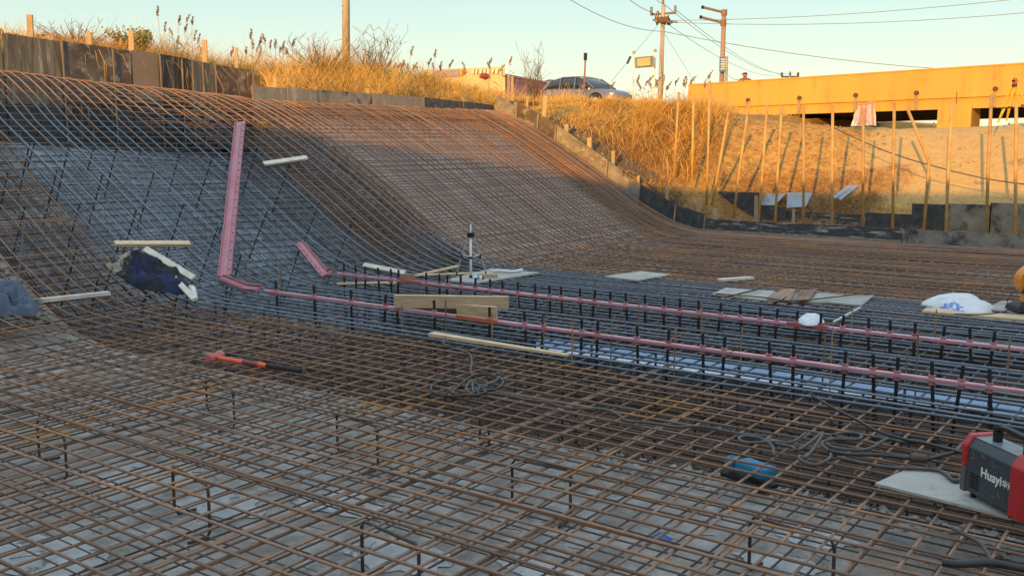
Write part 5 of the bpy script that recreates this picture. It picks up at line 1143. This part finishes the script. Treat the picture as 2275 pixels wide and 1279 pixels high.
# ================================================================ WELDER
def welder():
    A = at_z(2141, 1092, .045); B_ = at_z(2244, 1147, .045); uL = (B_-A).normalized(); wv = Vector((-uL.y, uL.x, 0)); uz = Vector((0, 0, 1))
    t = thing('welding_machine', A, 'red and black portable welding machine standing on the plywood sheet at lower right', 'welding machine')
    Q = lambda x, y, z: A+uL*x+wv*y+uz*z
    L_, W_, H_ = (B_-A).length, .17, .272
    SH = mat('welder_dark', (.05, .062, .072), (.035, .042, .05), rough=.45, scale=9, c3=(.10, .12, .13), s3=22, t3=(.62, .72)); RD = mat('welder_red', (.50, .025, .03), (.42, .02, .025), rough=.4, scale=14); TOPG = mat('welder_top', (.20, .24, .26), (.13, .16, .18), rough=.4, scale=9, c3=(.32, .35, .36), s3=16, t3=(.58, .7))
    def prof_(x, gy=0., gz=0.): return [Q(x, -gy, 0.012), Q(x, -gy, H_*.84), Q(x, .03, H_+gz), Q(x, W_-.03, H_+gz), Q(x, W_+gy, H_*.84), Q(x, W_+gy, 0.012)]
    MB().loft([prof_(.0), prof_(L_)]).build('body', SH, t, bevel=.006)
    MB().add([Q(.012, .028, H_+.0025), Q(L_-.01, .028, H_+.0025), Q(L_-.01, W_-.028, H_+.0025), Q(.012, W_-.028, H_+.0025)], [(0, 1, 2, 3)]).build('top_panel', TOPG, t)
    def cap(x0_, x1_, zlo, nm):
        r0 = [Q(x0_, -.010, zlo), Q(x0_, -.010, H_*.86), Q(x0_, .025, H_+.012), Q(x0_, W_-.025, H_+.012), Q(x0_, W_+.010, H_*.86), Q(x0_, W_+.010, zlo)]
        sl = .02 if x0_ > .1 else -.02
        r1 = [p_+uL*(x1_-x0_) for p_ in r0]; return MB().loft([r0, r1]).build(nm, RD, t, bevel=.010)
    cap(-.028, .014, H_*.48, 'back_cap'); MB().loft([[Q(-.026, -.008, .006), Q(-.026, -.008, H_*.475), Q(-.026, W_+.008, H_*.475), Q(-.026, W_+.008, .006)], [Q(.01, -.008, .006), Q(.01, -.008, H_*.475), Q(.01, W_+.008, H_*.475), Q(.01, W_+.008, .006)]]).build('back_foot', mat('welder_grey', (.12, .11, .12), rough=.5), t, bevel=.006)
    cap(L_-.012, L_+.075, .0, 'front_cap')
    for x in (.10, L_-.02): 
        MB().beam(Q(x, W_*.5, H_), Q(x, W_*.5, H_+.055), .035, .03, up=uL).build('handle_post', BLACK, t, bevel=.004)
    MB().loft([[Q(x, W_*.5-.018, H_+z0), Q(x, W_*.5+.018, H_+z0), Q(x, W_*.5+.016, H_+z0+.022), Q(x, W_*.5-.016, H_+z0+.022)] for x, z0 in ((.085, .045), (.12, .062), (L_*.5, .066), (L_-.04, .062), (L_, .045))]).build('handle', BLACK, t, bevel=.004)
    for k_ in range(5):
        for j in range(2): MB().beam(Q(.035+j*.034, -.002, .045+k_*.016), Q(.064+j*.034, -.002, .045+k_*.016), .004, .008).build('vent_slot', BLACK, t)
    for x in (.03, L_-.03): 
        for y_ in (.03, W_-.03): MB().tube([Q(x, y_, -.016), Q(x, y_, .013)], .014, 8).build('rubber_foot', RUBBER, t)
    for y_ in (.05, .13): MB().tube([Q(L_+.075, y_, .06), Q(L_+.105, y_, .06)], .02, 12).build('socket', BLACK, t)
    # lettering
    dg = bpy.context.evaluated_depsgraph_get()
    def text(s, size, x, z, shear=0.0, name='lettering', m=WHITE, bold=.0):
        cu = bpy.data.curves.new('t', 'FONT'); cu.body = s; cu.size = size; cu.extrude = .0012; cu.offset = bold; cu.shear = shear
        ob = bpy.data.objects.new('t', cu); COL.objects.link(ob); bpy.context.view_layer.update()
        me = bpy.data.meshes.new_from_object(ob.evaluated_get(bpy.context.evaluated_depsgraph_get())); bpy.data.objects.remove(ob)
        me.materials.clear(); me.materials.append(m); wd_ = max((v.co.x for v in me.vertices), default=0)
        M = Matrix(((uL.x, 0, -wv.x, 0), (uL.y, 0, -wv.y, 0), (0, 1, 0, 0), (0, 0, 0, 1)))
        me.transform(M); o = bpy.data.objects.new(name, me); link(o, t); o.location = Q(x, -.0025, z)-A; return wd_
    w1 = text('Huayi', .062, .112, .118, bold=.0014)
    text('华意', .036, .112+w1+.004, .121, name='lettering', bold=.0008)
    SC = mat('chalk_scribble', (.26, .29, .30), rough=.9)
    for cx_, cz_2, s_ in ((.05, .20, .020), (.12, .215, .016), (.20, .20, .018), (.24, .07, .018), (.20, .05, .016), (.28, .06, .014), (.16, .06, .012)):
        pts = [Q(cx_+random.uniform(-1, 1)*s_, -.002, cz_2+random.uniform(-1, 1)*s_) for _ in range(5)]; MB().tube(pts, .0009, 4).build('chalk_mark', SC, t)
welder()

# ================================================================ ORANGE TOOL at the right edge
def orange_tool():
    b = at_z(2290, 690, .04); t = thing('cutting_machine', b, 'orange and black cutting machine cut off by the right edge of the picture', 'machine')
    rt = Vector((math.cos(AZ), math.sin(AZ), 0)); fw = Vector((-math.sin(AZ), math.cos(AZ), 0)); uz = Vector((0, 0, 1)); Q = lambda x, y, z: b+rt*x+fw*y+uz*z
    MB().loft([[Q(-.19, -.12, 0), Q(.25, -.12, 0), Q(.25, .15, 0), Q(-.19, .15, 0)], [Q(-.18, -.11, .05), Q(.24, -.11, .05), Q(.24, .14, .05), Q(-.18, .14, .05)], [Q(-.13, -.08, .085), Q(.20, -.08, .085), Q(.20, .10, .085), Q(-.13, .10, .085)]]).build('base', BLACK, t, bevel=.006)
    MB().loft([[Q(-.08, -.06, .08), Q(.14, -.06, .08), Q(.14, .08, .08), Q(-.08, .08, .08)], [Q(-.07, -.06, .20), Q(.14, -.06, .22), Q(.14, .08, .22), Q(-.07, .08, .20)], [Q(-.11, -.07, .26), Q(.15, -.07, .30), Q(.15, .09, .30), Q(-.11, .09, .26)]]).build('column', ORANGE, t, bevel=.008)
    ring = [Q(.04+.20*math.cos(a), 0, .30+.17*math.sin(a)) for a in np.linspace(R(10), R(215), 16)]
    V = []; F = []
    for i, p_ in enumerate(ring):
        c = Q(.04, 0, .28); V += [p_-fw*.07, p_+fw*.07, c+(p_-c)*.72+fw*.07, c+(p_-c)*.72-fw*.07]
    for i in range(len(ring)-1):
        for q_ in range(4): F.append((i*4+q_, i*4+(q_+1) % 4, (i+1)*4+(q_+1) % 4, (i+1)*4+q_))
    F += [(3, 2, 1, 0), tuple((len(ring)-1)*4+q_ for q_ in range(4))]
    MB().add(V, F).build('blade_guard', ORANGE, t, bevel=.004)
    MB().tube([Q(.04, -.01, .28), Q(.04, .01, .28)], .13, 20).build('disc', mat('disc_grey', (.12, .11, .11), rough=.6), t)
    MB().tube([Q(-.02, -.085, .40), Q(-.09, -.085, .31), Q(-.10, -.085, .23)], .022, 8).build('motor_grip', BLACK, t); MB().tube([Q(-.08, -.085, .24), Q(-.14, -.07, .19)], .018, 8).build('grip', BLACK, t)
orange_tool()
cable('cord', [at_z(2262, 645, .2), at_z(2245, 655, .14), at_z(2238, 668, .05), at_z(2237, 690, .03), at_z(2180, 698, .03), at_z(2120, 697, .03)], .006, CABLED, 'thin black power cord of the orange machine', 'cord')

# ================================================================ SACKS AND CLOTHES: crumpled cloth heaps with folds
def heap(name, outline, z0f, hgt, m, label, cat, seed=0, folds=.35, n=30, parent=None, ridge=6.0, mats=None, matfun=None, flat=0.0):
    """a heap whose footprint is a polygon; height from the distance to its edge, broken by folds"""
    c = sum((Vector(p) for p in outline), Vector())/len(outline); K = len(outline); V = []; F = []; mi = []; rings = 16; seg_ = 64
    def rim(a):
        best = None; d = Vector((math.cos(a), math.sin(a)))
        for i in range(K):
            p, q = outline[i], outline[(i+1) % K]; px_, py_ = p.x-c.x, p.y-c.y; ex, ey = q.x-p.x, q.y-p.y; det = d.x*ey-d.y*ex
            if abs(det) < 1e-9: continue
            t_ = (px_*ey-py_*ex)/det; s_ = (px_*d.y-py_*d.x)/det
            if t_ > 0 and -1e-6 <= s_ <= 1+1e-6: best = t_ if best is None else max(best, t_)
        return best or .05
    rim_ = [rim(2*math.pi*j/seg_)*(1+.06*noise.noise(Vector((j*.7, seed, 0)))) for j in range(seg_)]
    V.append(None)
    for i in range(rings+1):
        u_ = i/rings
        for j in range(seg_):
            a = 2*math.pi*j/seg_; x_ = c.x+math.cos(a)*rim_[j]*u_; y_ = c.y+math.sin(a)*rim_[j]*u_
            prof_ = (1-u_**2.6)*(1-flat)+flat*(1-u_**8)
            n1 = noise.noise(Vector((x_*ridge, y_*ridge, seed))); n2 = 1-abs(noise.noise(Vector((x_*ridge*1.7+n1*2, y_*ridge*1.7, seed+9))))*2.2
            h_ = hgt*prof_*(1-folds+folds*(n2*.6+n1*.7+.4)) + .01*(1-u_)
            V.append(Vector((x_+.02*n1, y_+.02*n1, z0f(x_, y_)+max(.004, h_))))
    V[0] = V[1].copy(); V[0].x, V[0].y = c.x, c.y; V[0].z = sum(V[1+j].z for j in range(seg_))/seg_
    for i in range(rings):
        for j in range(seg_):
            a, b_ = 1+i*seg_+j, 1+i*seg_+(j+1) % seg_; F.append((a, b_, b_+seg_, a+seg_)); 
    nb = len(V)
    for j in range(seg_): V.append(Vector((V[1+rings*seg_+j].x, V[1+rings*seg_+j].y, V[1+rings*seg_+j].z-.012)))
    for j in range(seg_): a, b_ = 1+rings*seg_+j, 1+rings*seg_+(j+1) % seg_; F.append((a, b_, nb+(j+1) % seg_, nb+j))
    mb = MB(); mb.add(V, F)
    if matfun:
        mb.mi = [matfun(sum((V[q] for q in f), Vector())/len(f)) for f in F]
    o = mb.build(name, mats or m, parent, smooth=True, org=Vector((c.x, c.y, z0f(c.x, c.y)))); sb = o.modifiers.new('sub', 'SUBSURF'); sb.levels = 1; sb.render_levels = 1
    if parent is None: tag(o, label, cat)
    return o
zm = lambda x_, y_: float(Zm(x_, y_))+.006
SACK = mat('white_sack', (.70, .72, .74), (.60, .62, .64), rough=.55, scale=5, bump=.25, bscale=24); SACKB = mat('blue_print', (.08, .20, .62), (.4, .46, .7), rough=.6, scale=30, lo=.45, hi=.55)
HOLE = mat('grey_lining', (.34, .33, .31), (.26, .25, .24), rough=.7, scale=5)
ol = [at_z(x_, y_, 0) for x_, y_ in ((2046, 676), (2095, 690), (2140, 700), (2190, 700), (2210, 690), (2170, 672), (2120, 662), (2080, 664))]
bm_ = at_z(2095, 668, .05)
def sackmat(p):
    q = p-at_z(2098, 672, .1); return 1 if (abs(q.x*.8+q.y*.6) < .16 and abs(-q.x*.6+q.y*.8) < .16 and noise.noise(Vector(p)*14) > -.05) else 0
heap('cement_sack', ol, zm, .11, SACK, 'large crumpled white sack with blue print lying on a board near the right edge', 'sack', seed=3, folds=.45, ridge=4.5, flat=.4, mats=[SACK, SACKB], matfun=sackmat)
ol = [at_z(x_, y_, .1) for x_, y_ in ((1768, 730), (1790, 736), (1822, 736), (1832, 724), (1815, 718), (1780, 718))]
heap('white_bag', ol, lambda a_, b_: .155, .06, SACK, 'small white plastic bag resting on the farther pink rail', 'bag', seed=8, folds=.35, ridge=9)
JG = mat('blue_grey_cloth', (.12, .15, .21), (.08, .10, .15), rough=.9, scale=14, bump=.4, bscale=180)
ol = [at_mesh(x_, y_, 0) for x_, y_ in ((-60, 650), (-60, 705), (-10, 702), (40, 700), (75, 704), (88, 685), (60, 656), (20, 640), (-20, 636))]
heap('jacket', ol, zm, .17, JG, 'blue grey jacket heaped at the left edge of the picture beside a plank', 'jacket', seed=5, folds=.9, ridge=8.5, flat=.45)
DK = mat('black_cloth', (.012, .013, .02), (.025, .028, .035), rough=.9, scale=10, bump=.4, bscale=150); NV = mat('navy_cloth', (.018, .030, .085), (.012, .02, .055), rough=.85, scale=8, bump=.4, bscale=150)
CAMO = mat('camo_cloth', (.34, .30, .23), (.30, .26, .19), rough=.9, scale=5, c3=(.035, .03, .035), s3=9, t3=(.50, .53), bump=.4, bscale=150)
ol = [at_mesh(x_, y_, 0) for x_, y_ in ((228, 590), (262, 610), (300, 640), (360, 650), (420, 655), (425, 640), (395, 610), (350, 585), (300, 565), (268, 572))]
def camo_f(p):
    q = p-at_mesh(300, 600, 0); s_ = q.x*.5878+q.y*.81; r_ = math.cos(AZ)*q.x+math.sin(AZ)*q.y
    return 0 if r_ < -.02+.08*noise.noise(Vector(p)*6) else (1 if noise.noise(Vector(p)*5+Vector((3, 0, 0))) > -.05 else 2)
heap('work_clothes', ol, zm, .18, CAMO, 'camouflage jacket and navy trousers piled on the slope mesh under two planks', 'clothes', seed=12, folds=.9, ridge=8, flat=.45, mats=[CAMO, NV, DK], matfun=camo_f)
ol = [at_mesh(x_, y_, 0) for x_, y_ in ((412, 640), (425, 664), (440, 668), (438, 652), (425, 635))]
heap('rag', ol, zm, .07, WHITE, 'small white rag caught on the stick below the work clothes', 'rag', seed=15, folds=.5, ridge=14)
# ordinal places for look-alikes in a row, counted from the left of the picture
ORD = 'first second third fourth fifth sixth seventh eighth ninth tenth eleventh twelfth thirteenth fourteenth fifteenth sixteenth seventeenth eighteenth nineteenth twentieth twenty-first twenty-second twenty-third twenty-fourth twenty-fifth'.split()
bpy.context.view_layer.update()
def px_of(o):
    v = np.array(o.matrix_world.translation) - [0, 0, CAM_H]; return CX + F_PX*(v@_r)/(v@_f)
for g_, txt in ((rg, 'tall plumed reed against the sky, %s from the left behind the plywood wall'), (rg2, 'short plumed reed, %s from the left on the skyline right of the concrete pole'),
                (rg3, 'plumed reed, %s from the left on the rise below the utility pole'), (rodg, 'thin rusty upright rod beside a pink rail, %s from the left'), (fg, 'narrow rusty flat bar, %s from the left in the bundle on the plywood sheets')):
    L_ = sorted([o for o in bpy.data.objects if o.get('group') == g_], key=px_of)
    for i, o in enumerate(L_): o['label'] = txt % ORD[i]
